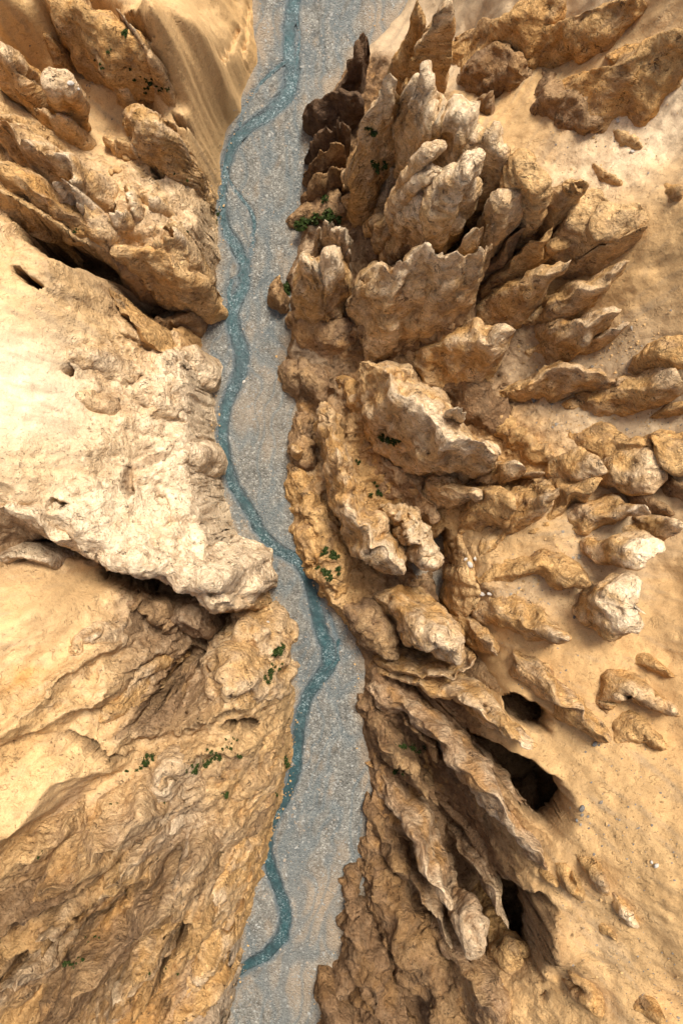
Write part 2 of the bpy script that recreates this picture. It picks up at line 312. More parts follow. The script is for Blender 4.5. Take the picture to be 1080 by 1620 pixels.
# shafts and cracks: polygon (px,py,z of rim) , floor z, wall width
PITS = [
([(798,1106),(815,1103),(845,1118),(872,1136),(866,1157),(842,1150),(815,1138),(802,1122)], 25, 2, 1.8),
([(745,1160),(790,1180),(845,1212),(882,1238),(903,1272),(898,1308),(872,1324),(846,1302),(822,1266),(795,1230),(765,1200)], 29, 1, 2.0),
([(668,1265),(700,1282),(740,1340),(780,1400),(815,1408),(858,1425),(876,1452),(872,1500),(845,1540),(800,1535),(740,1500),(690,1400)], 22, 2, 2.2),
([(690,860),(704,838),(715,870),(712,905),(722,950),(735,985),(715,990),(690,940)], 12, 0, .8),
([(15,345),(55,350),(95,362),(130,385),(160,412),(180,436),(150,434),(110,420),(75,404),(40,378)], 27, 1, .8),
([(172,432),(205,440),(240,458),(290,480),(326,486),(326,508),(290,512),(250,530),(232,522),(212,492),(190,465)], 14, .5, 2.2),
([(18,420),(34,422),(55,438),(72,455),(60,455),(36,438)], 28, 20, .5),
([(150,892),(250,918),(330,968),(385,974),(352,990),(332,1018),(312,1055),(292,1050),(308,1005),(272,962),(200,938),(160,915)], 10, 0, .9),
([(60,845),(100,868),(150,890),(165,900),(120,888),(80,872),(40,862)], 22, 14, 1.2),
([(203,1150),(235,1105),(275,1050),(300,1025),(312,1035),(290,1075),(250,1125),(222,1152)], 15, 3, .7),
([(110,1155),(150,1170),(215,1190),(190,1198),(140,1190),(118,1172)], 24, 18, .7),
([(358,1145),(366,1136),(376,1140),(374,1152),(364,1155)], 17, 8, .3),
([(380,1140),(396,1136),(410,1145),(400,1152),(386,1152)], 16, 9, .4),
([(330,1375),(345,1350),(355,1348),(346,1375),(336,1390)], 17, 6, .5),
([(165,1518),(195,1455),(230,1415),(262,1360),(288,1335),(270,1400),(235,1458),(196,1515)], 18, 14, 2.5),
([(-10,1522),(40,1506),(62,1500),(90,1505),(60,1535),(20,1550),(-10,1560)], 25, 14, .7),
([(200,1405),(215,1390),(232,1395),(225,1420),(205,1425)], 19, 13, .6),
([(340,1530),(355,1515),(365,1535),(352,1560),(338,1562)], 12, 4, .5),
([(250,1595),(262,1580),(268,1600),(255,1620)], 15, 7, .4),
([(197,20),(212,18),(232,42),(240,55),(225,52),(208,38)], 23, 16, .5),
([(275,180),(290,185),(304,205),(303,216),(288,200)], 17, 8, .5),
([(195,755),(210,735),(240,722),(270,705),(285,690),(272,715),(240,735),(215,748),(206,785),(198,790)], 25, 22, .6),
([(70,800),(88,792),(115,800),(100,802),(75,806)], 29, 26, .4),
([(250,470),(275,478),(268,500),(240,500)], 8, 3, .6),
([(95,580),(108,575),(112,590),(104,592)], 28, 25, .4),
([(850,1572),(862,1566),(866,1576),(855,1580)], 27, 22, .3),
([(108,1475),(150,1440),(190,1405),(202,1414),(165,1452),(120,1487)], 22, 15, .6),
([(235,1560),(262,1500),(290,1455),(300,1462),(276,1512),(248,1570)], 17, 9, .6),
([(300,1400),(322,1370),(335,1345),(346,1352),(331,1386),(309,1412)], 17, 9, .5),
([(242,260),(258,240),(268,255),(258,285),(245,285)], 16, 11, .5),
([(158,325),(182,325),(180,338),(160,340)], 19, 14, .6),
]
UNDER = [14, 19, 17, 8, 7, 3, 1.5, 8, 2, 2.5, 1.5, 2, 3, 1.5, 0, 3, 1.5, 1, 1, 1, 1.5, 1.5, .5, .5, 1, .5, 1.5, 2, 2, 2, 1.5, 1.5]
CRACKS = [([(374,40),(358,75),(342,115),(330,160),(318,190),(312,222)], 11, .30, 1.6),([(391,5),(388,50),(382,88),(392,112)], 4, .26, 1.2),([(262,65),(261,110),(268,135)], 25, .3, 1.3),
([(195,532),(215,540),(235,552)], 18, .35, 1.5),([(245,578),(262,590),(275,600)], 21, .3, 1.2),([(230,640),(265,655),(300,675),(305,705)], 22, .3, 1.0),([(333,945),(338,938),(352,925)], 25, .3, 1.2),([(252,790),(255,800)], 26, .4, 1.2),([(262,788),(268,815),(268,832)], 26, .4, 1.0),
([(540,1425),(515,1460),(490,1495),(480,1535)], .3, .22, .7),([(507,1460),(503,1490)], .3, .2, .5),
([(155,340),(165,355),(172,370)], 20, .5, 2.5),([(0,1420),(60,1395),(150,1345)], 27, .8, 1.2),([(40,1600),(90,1545),(120,1505)], 19, .8, 1.5),([(225,1490),(280,1440),(300,1400)], 17, .6, 1.2),([(310,1460),(320,1410),(335,1380)], 16, .5, 1.4)]

def axis(lo, hi, step, far):
    a = np.arange(lo, hi + step * .5, step); ext = []; d = step * 4; p = hi
    while p < far:
        p += d; d *= 1.45; ext.append(p)
    e2 = []; d = step * 4; p = lo
    while p > -far:
        p -= d; d *= 1.45; e2.append(p)
    return np.array(e2[::-1] + list(a) + ext)
GX = axis(-61, 61, .23, 900); GY = axis(-91, 91, .23, 900)
X, Y = np.meshgrid(GX, GY, indexing='ij'); X = X.astype(np.float32); Y = Y.astype(np.float32)
# gentle domain warp so traced outlines get natural edges
wx = .55 * fbm(X / 4, Y / 4, X * 0 + 3.3, 3); wy = .55 * fbm(X / 4, Y / 4, X * 0 + 9.7, 3)
Z = rbf(X + wx * 1.2, Y + wy * 1.2)
far = sstep(95, 160, np.maximum(np.abs(X) * 1.3, np.abs(Y)))
Z = mix(Z, 26 + 6 * fbm(X / 60, Y / 60, X * 0, 3), far)
ZTINT, ZR = zone_blend(X + wx * 2.5, Y + wy * 2.5)
ZR = np.clip(ZR + .25 * fbm(X / 3.5, Y / 3.5, X * 0 + 40, 3) * sstep(.15, .5, ZR), 0, 1)
dbed = poly_sd(BED, X + wx * .8, Y + wy * .8)
wall = sstep(-.2, 1.9, dbed)
rockm = ZR
RIDGES = [  # crest pixels with relief (m), width px of gentle side, width px of steep side (steep side faces down-right of the line direction)
([(-30,1470,4),(60,1425,4.5),(130,1380,4.5),(200,1330,4),(250,1285,1)], 34, 12), ([(-10,1525,5),(50,1490,5),(110,1445,5),(180,1390,4.5),(240,1335,3),(262,1310,1)], 36, 11),
([(60,1640,4),(110,1580,5),(150,1530,5),(205,1480,4.5),(260,1420,4),(300,1370,2)], 36, 12), ([(170,1640,3),(215,1580,4),(255,1530,4),(300,1470,4),(330,1410,3)], 30, 12),
([(-30,1350,3),(40,1290,4),(100,1240,3),(150,1200,1)], 40, 16), ([(-30,1180,2),(40,1130,3),(110,1070,3.5),(170,1020,3),(215,975,1)], 34, 14), ([(60,1150,2),(130,1110,3),(200,1075,4),(255,1030,2)], 30, 13),
([(150,1230,1),(220,1150,3),(290,1150,4),(350,1120,3),(400,1090,1)], 30, 12), ([(200,1290,1),(270,1215,3),(330,1185,3),(400,1175,2)], 26, 12),
([(-20,300,3),(50,335,4),(110,365,4),(165,405,3),(230,450,2.5),(290,480,1)], 26, 9), ([(-20,170,2),(60,225,3),(120,300,3),(160,370,2)], 22, 10)]
for pts, wg, wsn in RIDGES:
    q = []
    for a, b_, r_ in pts:
        zz = np.arange(50, 0, -.5); kk = (H - zz) / H / S; gg = rbf(((a - 540.) * kk).astype(np.float32), ((810. - b_) * kk).astype(np.float32)); i = int(np.argmax(gg >= zz)); q.append((*wpt(a, b_, zz[i] + r_), r_))
    q = np.array(q, np.float32); m = 9
    i0, i1 = np.searchsorted(GX, [q[:, 0].min() - m, q[:, 0].max() + m]); j0, j1 = np.searchsorted(GY, [q[:, 1].min() - m, q[:, 1].max() + m]); sl = (slice(i0, i1), slice(j0, j1))
    x = X[sl] + wx[sl] * 2.2; y = Y[sl] + wy[sl] * 2.2
    best = np.full(x.shape, 1e9, np.float32); val = np.zeros_like(best); sd = np.zeros_like(best)
    for a, b_ in zip(q[:-1], q[1:]):
        e = b_[:2] - a[:2]; t = np.clip(((x - a[0]) * e[0] + (y - a[1]) * e[1]) / (e @ e), 0, 1); dx = x - a[0] - t * e[0]; dy = y - a[1] - t * e[1]; d = np.hypot(dx, dy); mm = d < best
        best = np.where(mm, d, best); val = np.where(mm, a[2] + t * (b_[2] - a[2]), val); sd = np.where(mm, e[0] * dy - e[1] * dx, sd)
    ww_ = np.where(sd > 0, wg, wsn) / S * .8
    Z[sl] += (1.35 if pts[0][1] < 1000 else 1.7) * val * np.clip(1 - best / (1.6 * ww_), 0, 1) ** 1.3
# erosion: gullies running down towards the river, direction differs along the banks
nrm2 = np.zeros_like(X); nrm = np.zeros_like(X); wsum = np.zeros_like(X) + 1e-6
for ang, cx, cy, rr in ((-38, -45, 60, 38), (-12, -42, 20, 30), (12, -42, -12, 30), (42, -40, -55, 38), (60, 40, 55, 36), (25, 45, 25, 30), (0, 48, 0, 30), (-28, 48, -35, 30), (-45, 40, -65, 36)):
    a = math.radians(ang); wgt = np.exp(-((X - cx) ** 2 + (Y - cy) ** 2) / rr ** 2) ; 
    s = (X * math.cos(a) + Y * math.sin(a)); t = (-X * math.sin(a) + Y * math.cos(a))
    big_ = ang == 42
    nrm += wgt * (ridged(s / 24 + wx * .12, t / 7.6 + wx * .3, X * 0 + ang, 3, .45) * 1.25 if big_ else ridged(s / 16 + wx * .15, t / 4.6 + wx * .35, X * 0 + ang, 4, .55)); nrm2 += wgt * fbm(s / 11 + wx * .2, t / 1.15 + wx * .5, X * 0 + ang + 50, 3, .6); wsum += wgt
sx0, sy0 = wpt(335, 90, 11); slabm = 1 - .9 * np.exp(-(((X - sx0) / 9) ** 2 + ((Y - sy0) / 15) ** 2) ** 2)
gul = nrm / wsum * slabm; strk = nrm2 / wsum * slabm
lumps = ridged(X / 7 + wx * .3, Y / 7 + wy * .3, Z / 9, 4, .52)
bill = np.abs(fbm(X / 2.6, Y / 2.6, Z / 2.6, 4, .55))
terr = np.abs(perlin(X / 3.2, Y / 3.2, Z / 3.2))
left = sstep(5, -8, X); lowl = left * sstep(-18, -42, Y) * sstep(.6, 2.5, dbed); calm = 1 - .62 * left * sstep(-20, -40, Y)
cup = worley(X / 3.4 + wx * .5, Y / 3.4 + wy * .5, Z / 8) ; cup2 = worley(X / 1.5 + wx * .6, Y / 1.5 + wy * .6, Z / 3)
Z = Z + wall * (1 - far) * (rockm * (gul * (mix(.8, 1.1, left) + 2.0 * lowl) + calm * (mix(1, .6, left) * (lumps * .6 + bill * 1.1 - .9 + terr * .6) + mix(1, .75, left) * (cup - .45) * 2.8 + mix(1, .6, left) * (cup2 - .45) * .8)) + (1 - rockm) * (strk * .10 + gul * .16 + .3 * fbm(X / 13, Y / 9, X * 0 + 77, 3)))
# strata ledges
zs = Z + .6 * fbm(X / 6, Y / 6, X * 0 + 21, 3)
per = 1.7; fr = zs / per - np.floor(zs / per)
Z = Z + rockm * wall * (1 - far) * .55 * (sstep(.25, .75, fr) - fr)
Z = -.7 + (Z + .7) * wall
Z = np.maximum(Z, -.7)
PITM = np.zeros_like(X)
def ground(x, y):
    fx = np.interp(x, GX, np.arange(len(GX))); fy = np.interp(y, GY, np.arange(len(GY)))
    i = np.minimum(fx.astype(int), len(GX) - 2); j = np.minimum(fy.astype(int), len(GY) - 2); u = fx - i; v = fy - j
    return (Z[i, j] * (1 - u) + Z[i + 1, j] * u) * (1 - v) + (Z[i, j + 1] * (1 - u) + Z[i + 1, j + 1] * u) * v

def hit(px, py):
    """height at which the sight line through a photograph pixel meets the terrain"""
    z = np.arange(56, -1, -.4); k = (H - z) / H / S
    g = ground((px - 540.0) * k, (810.0 - py) * k); i = np.argmax(g >= z)
    return float(z[i]) if (g >= z).any() else 0.0

PITZ = {id(poly): [hit(a, b) for a, b in poly] for poly, _, _, _ in PITS}
PITP = [[wpt(a, b, hit(a, b)) for a, b in poly] for poly, _, _, _ in PITS]
CRKP = [np.array([wpt(a, b, hit(a, b)) for a, b in pts]) for pts, _, _, _ in CRACKS]
for (poly, rim, floor, ww), P in zip(PITS, PITP):
    pa = np.array(P); m = 4
    i0, i1 = np.searchsorted(GX, [pa[:, 0].min() - m, pa[:, 0].max() + m]); j0, j1 = np.searchsorted(GY, [pa[:, 1].min() - m, pa[:, 1].max() + m])
    sl = (slice(i0, i1), slice(j0, j1)); x = X[sl]; y = Y[sl]
    d = poly_sd(P, x + wx[sl] * .9 + .35 * perlin(x / 1.1, y / 1.1, x * 0), y + wy[sl] * .9)
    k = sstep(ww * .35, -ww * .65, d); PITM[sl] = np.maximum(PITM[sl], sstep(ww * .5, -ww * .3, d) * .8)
    Z[sl] = np.where(Z[sl] > floor, mix(Z[sl], floor + .5 * fbm(x / 2, y / 2, x * 0, 3), k), Z[sl])
for (pts, zc, ww, dep), P in zip(CRACKS, CRKP):
    m = 3
    i0, i1 = np.searchsorted(GX, [P[:, 0].min() - m, P[:, 0].max() + m]); j0, j1 = np.searchsorted(GY, [P[:, 1].min() - m, P[:, 1].max() + m])
    sl = (slice(i0, i1), slice(j0, j1)); x = X[sl]; y = Y[sl]
    d, _ = line_d(P, x + wx[sl] * .6 + .25 * perlin(x / .9, y / .9, x * 0), y + wy[sl] * .6)
    Z[sl] -= dep * sstep(ww * 1.3, ww * .3, d)

g1_, g2_ = np.gradient(Z, GX, GY); flat_ = 1 - .88 * sstep(.8, 2.2, np.hypot(g1_, g2_))
# tint: streaks of mineral colour, bleached knobs on bare rock
st = fbm(X / 5, Y / 5, Z / 2.5, 4); st2 = fbm(X / 1.6, Y / 1.6, Z / 1.2, 3)
T = mix(ZTINT, UMBER[None, None].astype(np.float32), PITM[..., None]) * (1 + flat_[..., None] * (.12 * st[..., None] + .10 * st2[..., None]))  # pit interiors: bare umber rock, darker tint also standing in for their shade
T = mix(T, (T * .35 + np.array((.36, .275, .175))[None, None] * .5), (sstep(.0, .7, strk + .35 * fbm(X / 14, Y / 14, X * 0 + 91, 2)) * (1 - rockm) * .9)[..., None])
orange = (sstep(.1, .8, fbm(X / 6 + 40, Y / 6, Z / 3, 4)) * rockm * flat_)[..., None]
T = mix(T, ORANGE[None, None] * 1.05, orange * .55)
knob = (sstep(.15, .9, lumps * .5 + bill) * rockm * left * flat_)[..., None]
T = mix(T, CREAM[None, None], knob * .45 * (1 - .8 * lowl)[..., None])
umb = (sstep(.25, .6, fbm(X / 4.5 - 60, Y / 4.5 + 13, Z / 4, 4)) * rockm * flat_)[..., None]
T = mix(T, UMBER[None, None], umb * .6)
gx_, gy_ = np.gradient(Z, GX, GY); steep = sstep(1.2, 3.0, np.hypot(gx_, gy_)) * (1 - far) * sstep(.3, .6, np.maximum(rockm, PITM)) * (1 - .8 * sstep(-12, -20, X) * sstep(55, 70, Y) * sstep(-45, -30, X))
hd = .55 * fbm(X / 2.4, Y / 2.4, Z / 2.4, 4, .6) + .5 * (worley(X / 2.2, Y / 2.2, Z / 3.2) - .45)
XD = X + steep * hd * np.sign(X + .01) * .9; YD = Y + steep * .5 * fbm(X / 2.1 + 60, Y / 2.1, Z / 2.1, 4, .6)
# hollows widen below their rims
for (poly, rim, floor, ww), P, u_ in zip(PITS, PITP, UNDER):
    if u_ <= 0: continue
    pa = np.array(P); m = 1; c0 = pa.mean(0); rim = float(np.mean(PITZ[id(poly)]))
    i0, i1 = np.searchsorted(GX, [pa[:, 0].min() - m, pa[:, 0].max() + m]); j0, j1 = np.searchsorted(GY, [pa[:, 1].min() - m, pa[:, 1].max() + m]); sl = (slice(i0, i1), slice(j0, j1)); x = X[sl]; y = Y[sl]
    d = poly_sd(P, x + wx[sl] * .9 + .35 * perlin(x / 1.1, y / 1.1, x * 0), y + wy[sl] * .9)
    k = sstep(ww * .30, -ww * .65, d); rr = np.hypot(x - c0[0], y - c0[1]) + .5; dep = np.clip((rim - Z[sl]) / max(rim - floor, 1), 0, 1)
    push = u_ * np.minimum(dep, .7) ** .8 * k
    XD[sl] += (x - c0[0]) / rr * push; YD[sl] += (y - c0[1]) / rr * push
STAINS = [([(75,1412),(100,1370),(150,1340),(200,1335),(172,1372),(120,1412),(80,1432)], BROWN), ([(110,1510),(150,1470),(240,1462),(210,1500),(150,1540),(108,1546)], BROWN), ([(-10,1540),(60,1512),(85,1530),(40,1572),(-10,1585)], UMBER), ([(165,1520),(200,1450),(250,1370),(290,1330),(272,1392),(215,1482)], UMBER), ([(60,1602),(120,1540),(142,1562),(100,1612)], BROWN),
([(200,1150),(240,1090),(300,1020),(330,1000),(312,1060),(260,1140),(215,1162)], UMBER), ([(385,1312),(410,1270),(440,1255),(425,1288),(395,1322)], UMBER), ([(200,945),(260,950),(330,985),(320,1010),(250,1000),(205,975)], UMBER), ([(0,840),(60,850),(110,872),(60,885),(0,870)], UMBER), ([(60,1290),(110,1250),(150,1225),(120,1275),(75,1310)], UMBER), ([(0,1190),(60,1150),(90,1150),(40,1200),(0,1225)], TAN), ([(0,1080),(60,1040),(80,1050),(30,1090),(0,1105)], ORANGE)]
for poly, sc_ in STAINS:
    P = [wpt(a, b, hit(a, b)) for a, b in poly]; d = poly_sd(P, X + wx * 2.5, Y + wy * 2.5)
    k = sstep(.9, -.9, d + .7 * fbm(X / 1.2, Y / 1.2, X * 0 + 5, 3)) * .75
    T = mix(T, sc_[None, None] * (1 + .15 * st2[..., None]), k[..., None])
T = T * (1 - .13 * lowl * sstep(.3, .6, rockm))[..., None]
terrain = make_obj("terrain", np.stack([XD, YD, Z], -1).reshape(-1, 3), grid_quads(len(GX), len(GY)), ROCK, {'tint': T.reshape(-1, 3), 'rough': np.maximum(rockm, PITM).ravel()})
tag(terrain, "eroded tan sandstone slopes and sand on both sides of the gorge", "hillside", kind='structure')

# ------------------------------------------------------------------ river bed
m, nt, b = new_mat("river_gravel")
pos = node(nt, 'ShaderNodeNewGeometry').outputs['Position']
wet = node(nt, 'ShaderNodeAttribute', attribute_name='wet').outputs['Fac']
warm = node(nt, 'ShaderNodeAttribute', attribute_name='warm').outputs['Fac']
v = node(nt, 'ShaderNodeTexVoronoi', feature='F1'); v.inputs['Scale'].default_value = 3.6; nt.links.new(pos, v.inputs['Vector'])
sep = node(nt, 'ShaderNodeSeparateColor'); nt.links.new(v.outputs['Color'], sep.inputs[0])
c = ramp(nt, sep.outputs[0], [(0, (.128,.122,.101)), (.5, (.18,.172,.144)), (.85, (.22,.211,.176)), (1, (.33,.316,.265))])
c = mixc(nt, .8, c, mixc(nt, 1.0, c, ramp(nt, noise(nt, pos, .35, 6, .65, .5), [(.3, (.52, .52, .53)), (.5, (1, 1, 1)), (.75, (1.32, 1.32, 1.32))]), 'MULTIPLY'))
c = mixc(nt, .9, c, mixc(nt, 1.0, c, ramp(nt, noise(nt, pos, 2.2, 6, .7), [(.3, (.6, .59, .58)), (.5, (1, 1, 1)), (.75, (1.2, 1.2, 1.2))]), 'MULTIPLY'))
mpg = node(nt, 'ShaderNodeMapping'); mpg.inputs['Scale'].default_value = (1.1, .22, 1); mpg.inputs['Rotation'].default_value = (0, 0, .12); nt.links.new(pos, mpg.inputs[0])
c = mixc(nt, .55, c, mixc(nt, 1.0, c, ramp(nt, noise(nt, mpg.outputs[0], .8, 6, .68, .9), [(.3, (.50, .50, .51)), (.47, (.98, .98, .98)), (.72, (1.36, 1.36, 1.35))]), 'MULTIPLY'))
c = mixc(nt, math_(nt, 'MULTIPLY', warm, .85), c, (.33, .245, .155))
c = mixc(nt, math_(nt, 'MULTIPLY', wet, .85), c, (.10, .13, .135))
nt.links.new(c, b.inputs['Base Color'])
nt.links.new(math_(nt, 'MULTIPLY_ADD', wet, -.4, .92), b.inputs['Roughness']); b.inputs['Specular IOR Level'].default_value = .3
n1 = bump(nt, v.outputs['Distance'], .9, -.22); n2 = bump(nt, noise(nt, pos, 1.6, 7, .7), .7, .5, n1)
nt.links.new(n2, b.inputs['Normal'])
GRAVEL = m
bx = axis(-26, 16, .24, 60)[2:-2]; by = axis(-98, 98, .24, 900)
BX, BY = np.meshgrid(bx, by, indexing='ij')
sw_ = stream_w(STREAM); ds, ws = line_d(sw_, BX + .25 * fbm(BX / 2, BY / 2, BX * 0, 2), BY)
chan = sstep(1.25, .7, ds / np.maximum(ws, .1))
wetm = sstep(1.9, 1.0, ds / np.maximum(ws, .1))
BZ = .10 * fbm(BX / 5, BY / 9, BX * 0, 4) + .05 * ridged(BX / 1.8, BY / 5, BX * 0 + 4, 3)
for br in BRANCH:
    d2, w2 = line_d(stream_w(br), BX + .3 * fbm(BX / 2, BY / 2, BX * 0 + 8, 2), BY + .3 * fbm(BX / 2, BY / 2, BX * 0 + 18, 2))
    k = sstep(1.3, .4, d2 / np.maximum(w2, .1)); wetm = np.maximum(wetm, k * 1.0); BZ -= .22 * k
# dry rills braided over the bar
ril = sstep(.75, .98, 1 - np.abs(perlin(BX / 2.6 + .9 * fbm(BX / 9, BY / 11, BX * 0, 3) - .12 * BY / 2.6 * sstep(0, -60, BY), BY / 13, BX * 0 + 55)))
BZ -= .12 * ril; wetm = np.maximum(wetm, .6 * ril)
dbb = poly_sd(BED, BX, BY)
BZ = BZ + .35 * sstep(-2.2, .4, dbb) ** 2 - .55 * chan
warmm = np.maximum(sstep(-1.6, .6, dbb + .8 * fbm(BX / 3, BY / 3, BX * 0 + 66, 3)) * .8, sstep(.15, .75, fbm(BX / 4 + 9, BY / 7, BX * 0 + 31, 4)) * .5)
for px, py, rad, a in ((400,650,45,.55),(430,590,30,.5),(520,1430,60,.9),(480,1560,60,.7),(540,1480,40,.9),(600,30,28,.9),(415,50,25,.7),(430,960,25,.4),(430,700,30,.4)):
    x0, y0 = wpt(px, py, 0); warmm = np.maximum(warmm, a * np.exp(-((BX - x0) ** 2 + (BY - y0) ** 2) / (rad / S) ** 2))
river_bed = make_obj("river_bed", np.stack([BX, BY, BZ], -1).reshape(-1, 3), grid_quads(len(bx), len(by)), GRAVEL, {'wet': wetm.ravel(), 'warm': warmm.ravel()})
tag(river_bed, "grey gravel river bed on the canyon floor", "river bed", kind='structure')

# stones lying on the bar (uncountable gravel)
rng = np.random.RandomState(3)
N = 16000
sx = rng.uniform(-24, 12, N * 4); sy = rng.uniform(-92, 92, N * 4)
dd = poly_sd(BED, sx, sy); d3, w3 = line_d(sw_, sx, sy)
dens = .35 + .5 * fbm(sx / 3, sy / 6, sx * 0, 3)
ok = (dd < -.25) & (d3 > w3 * 1.15) & (rng.rand(N * 4) < dens); sx = sx[ok][:N]; sy = sy[ok][:N]; N = len(sx)
bi = np.interp(sx, bx, np.arange(len(bx))).astype(int); bj = np.interp(sy, by, np.arange(len(by))).astype(int)
sz = BZ[bi, bj]
rad = .05 + .055 * rng.exponential(1, N).clip(0, 4.5)
oc = np.array([(1, 0, 0), (.5, .87, .1), (-.5, .8, -.1), (-1, 0, 0), (-.45, -.85, .1), (.5, -.9, -.05), (.05, .1, .75)])
tri = np.array([(6, 0, 1), (6, 1, 2), (6, 2, 3), (6, 3, 4), (6, 4, 5), (6, 5, 0)])
ang = rng.uniform(0, 6.28, N); ca, sa = np.cos(ang), np.sin(ang)
o3 = oc[None] * rng.uniform(.6, 1.25, (N, 7, 1)) * rad[:, None, None] * np.stack([rng.uniform(.8, 1.5, N), rng.uniform(.6, 1, N), rng.uniform(.5, 1, N)], -1)[:, None, :]
vx = o3[..., 0] * ca[:, None] - o3[..., 1] * sa[:, None] + sx[:, None]; vy = o3[..., 0] * sa[:, None] + o3[..., 1] * ca[:, None] + sy[:, None]; vz = o3[..., 2] + sz[:, None] + .01
shade = np.repeat(rng.uniform(.7, 1.25, N), 7)
m, nt, b = new_mat("gravel_stone")
at = node(nt, 'ShaderNodeAttribute', attribute_name='tint').outputs['Color']
nt.links.new(mixc(nt, .5, at, mixc(nt, 1.0, at, ramp(nt, noise(nt, node(nt, 'ShaderNodeNewGeometry').outputs['Position'], 12, 3), [(.3, (.6, .6, .6)), (.7, (1.3, 1.3, 1.3))]), 'MULTIPLY')), b.inputs['Base Color']); b.inputs['Roughness'].default_value = .9
hue = rng.rand(N) < .2
tc = np.where(hue[:, None], np.array((.25, .205, .15)), np.array((.235, .23, .20))); tc = np.repeat(tc, 7, 0) * shade[:, None]
gst = make_obj("gravel", np.stack([vx, vy, vz], -1).reshape(-1, 3), None, m, {'tint': tc}, tris=(np.arange(N)[:, None, None] * 7 + tri[None]).reshape(-1, 3), smooth=False)
tag(gst, "loose grey stones scattered over the river bed", "gravel", kind='stuff')

# ------------------------------------------------------------------ stream
def spline(pts, step):
    P = np.array(pts, float); P = np.vstack([2 * P[0] - P[1], P, 2 * P[-1] - P[-2]]); out = []
    for i in range(1, len(P) - 2):
        n = max(2, int(np.hypot(*(P[i + 1] - P[i])[:2]) / step)); t = np.linspace(0, 1, n, endpoint=False)[:, None]
        a, b_, c_, d_ = P[i - 1], P[i], P[i + 1], P[i + 2]
        out.append(.5 * ((2 * b_) + (c_ - a) * t + (2 * a - 5 * b_ + 4 * c_ - d_) * t ** 2 + (3 * b_ - a - 3 * c_ + d_) * t ** 3))
    out.append(P[-2][None]); return np.vstack(out)
m, nt, b = new_mat("stream_water")
pos = node(nt, 'ShaderNodeNewGeometry').outputs['Position']
foam = node(nt, 'ShaderNodeAttribute', attribute_name='foam').outputs['Fac']; deep = node(nt, 'ShaderNodeAttribute', attribute_name='deep').outputs['Fac']
c = mixc(nt, deep, (.035, .05, .05), (.027, .060, .062))
c = mixc(nt, .7, c, mixc(nt, 1.0, c, ramp(nt, noise(nt, pos, 1.3, 5, .7, .6), [(.3, (.42, .46, .48)), (.5, (1, 1, 1)), (.75, (2.0, 2.1, 2.05))]), 'MULTIPLY'))
fm = math_(nt, 'MULTIPLY', foam, ramp(nt, noise(nt, pos, 3.2, 6, .75, .5), [(.52, (0, 0, 0)), (.68, (1, 1, 1))]))
c = mixc(nt, fm, c, (.36, .44, .43))
nt.links.new(c, b.inputs['Base Color']); nt.links.new(math_(nt, 'MULTIPLY_ADD', fm, .5, .12), b.inputs['Roughness']); b.inputs['IOR'].default_value = 1.333; b.inputs['Specular IOR Level'].default_value = .3
n1 = bump(nt, noise(nt, pos, 1.1, 6, .65, .4), .6, .35); nt.links.new(bump(nt, noise(nt, pos, 4.5, 4, .65, .5), .6, .09, n1), b.inputs['Normal'])
WATER = m
def ribbon(line, step, sd, lvl):
    sp = spline(line, step); tg = np.gradient(sp[:, :2], axis=0); tg /= np.linalg.norm(tg, axis=1)[:, None] + 1e-9; nn = np.stack([-tg[:, 1], tg[:, 0]], 1)
    k = np.linspace(-1, 1, 11); arc = np.arange(len(sp)) * step
    ed = 1.08 + .38 * fbm(arc / 2.4, arc * 0 + sd, arc * 0, 3); ed2 = 1.08 + .38 * fbm(arc / 2.4, arc * 0 + 9 + sd, arc * 0, 3)
    off = np.where(k[None] > 0, k[None] * ed[:, None], k[None] * ed2[:, None]) * sp[:, 2:3]
    SX = sp[:, 0:1] + nn[:, 0:1] * off; SY = sp[:, 1:2] + nn[:, 1:2] * off; SZ = lvl + .025 * fbm(SX * 1.1, SY * 1.1, SX * 0, 3)
    fo = sstep(-.05, .75, fbm(SX / 3.5, SY / 3.5, SX * 0 + 12, 3) + .35) * (1 - .6 * np.abs(k)[None] ** 2)
    for px, py in ((462,80),(440,165),(375,375),(375,470),(405,830),(470,886),(515,1035),(478,1120),(452,1450)):
        x0, y0 = wpt(px, py, 0); fo += .5 * np.exp(-((SX - x0) ** 2 + (SY - y0) ** 2) / 2.5 ** 2)
    dp = sstep(1.0, .35, np.abs(k))[None] * (.75 + .5 * fbm(SX / 5, SY / 5, SX * 0 + 40, 3))
    return np.stack([SX, SY, SZ], -1).reshape(-1, 3), grid_quads(len(sp), 11), np.clip(fo, 0, 1).ravel(), np.clip(dp, 0, 1).ravel()
parts = [ribbon(sw_, .35, 0, -.17)]
for i, br in enumerate(BRANCH): parts.append(ribbon([(x_, y_, w_ * .75) for x_, y_, w_ in stream_w(br)], .3, 20 + i, -.135 - .004 * i))
nv = np.cumsum([0] + [len(p_[0]) for p_ in parts])
stream = make_obj("stream", np.vstack([p_[0] for p_ in parts]), np.vstack([p_[1] + o_ for p_, o_ in zip(parts, nv)]), WATER, {'foam': np.concatenate([p_[2] for p_ in parts]), 'deep': np.concatenate([p_[3] for p_ in parts])})
tag(stream, "narrow teal stream winding down the grey gravel bed", "stream", kind='structure')

# ------------------------------------------------------------------ rock builder
FIN = 'rock fin'; RIDGE = 'rock ridge'; SPIRE = 'rock spire'; BLOCK = 'rock block'; OUT = 'outcrop'
STATS = []
G3 = 'long fins beside the deep shafts'
def hash_(s):
    h = 5381
    for ch in s: h = (h * 33 + ord(ch)) & 0x7fffffff
    return h
def lower_west(pts): return pts[0][0] < 330 and pts[0][1] > 1330 and pts[-1][0] < 330

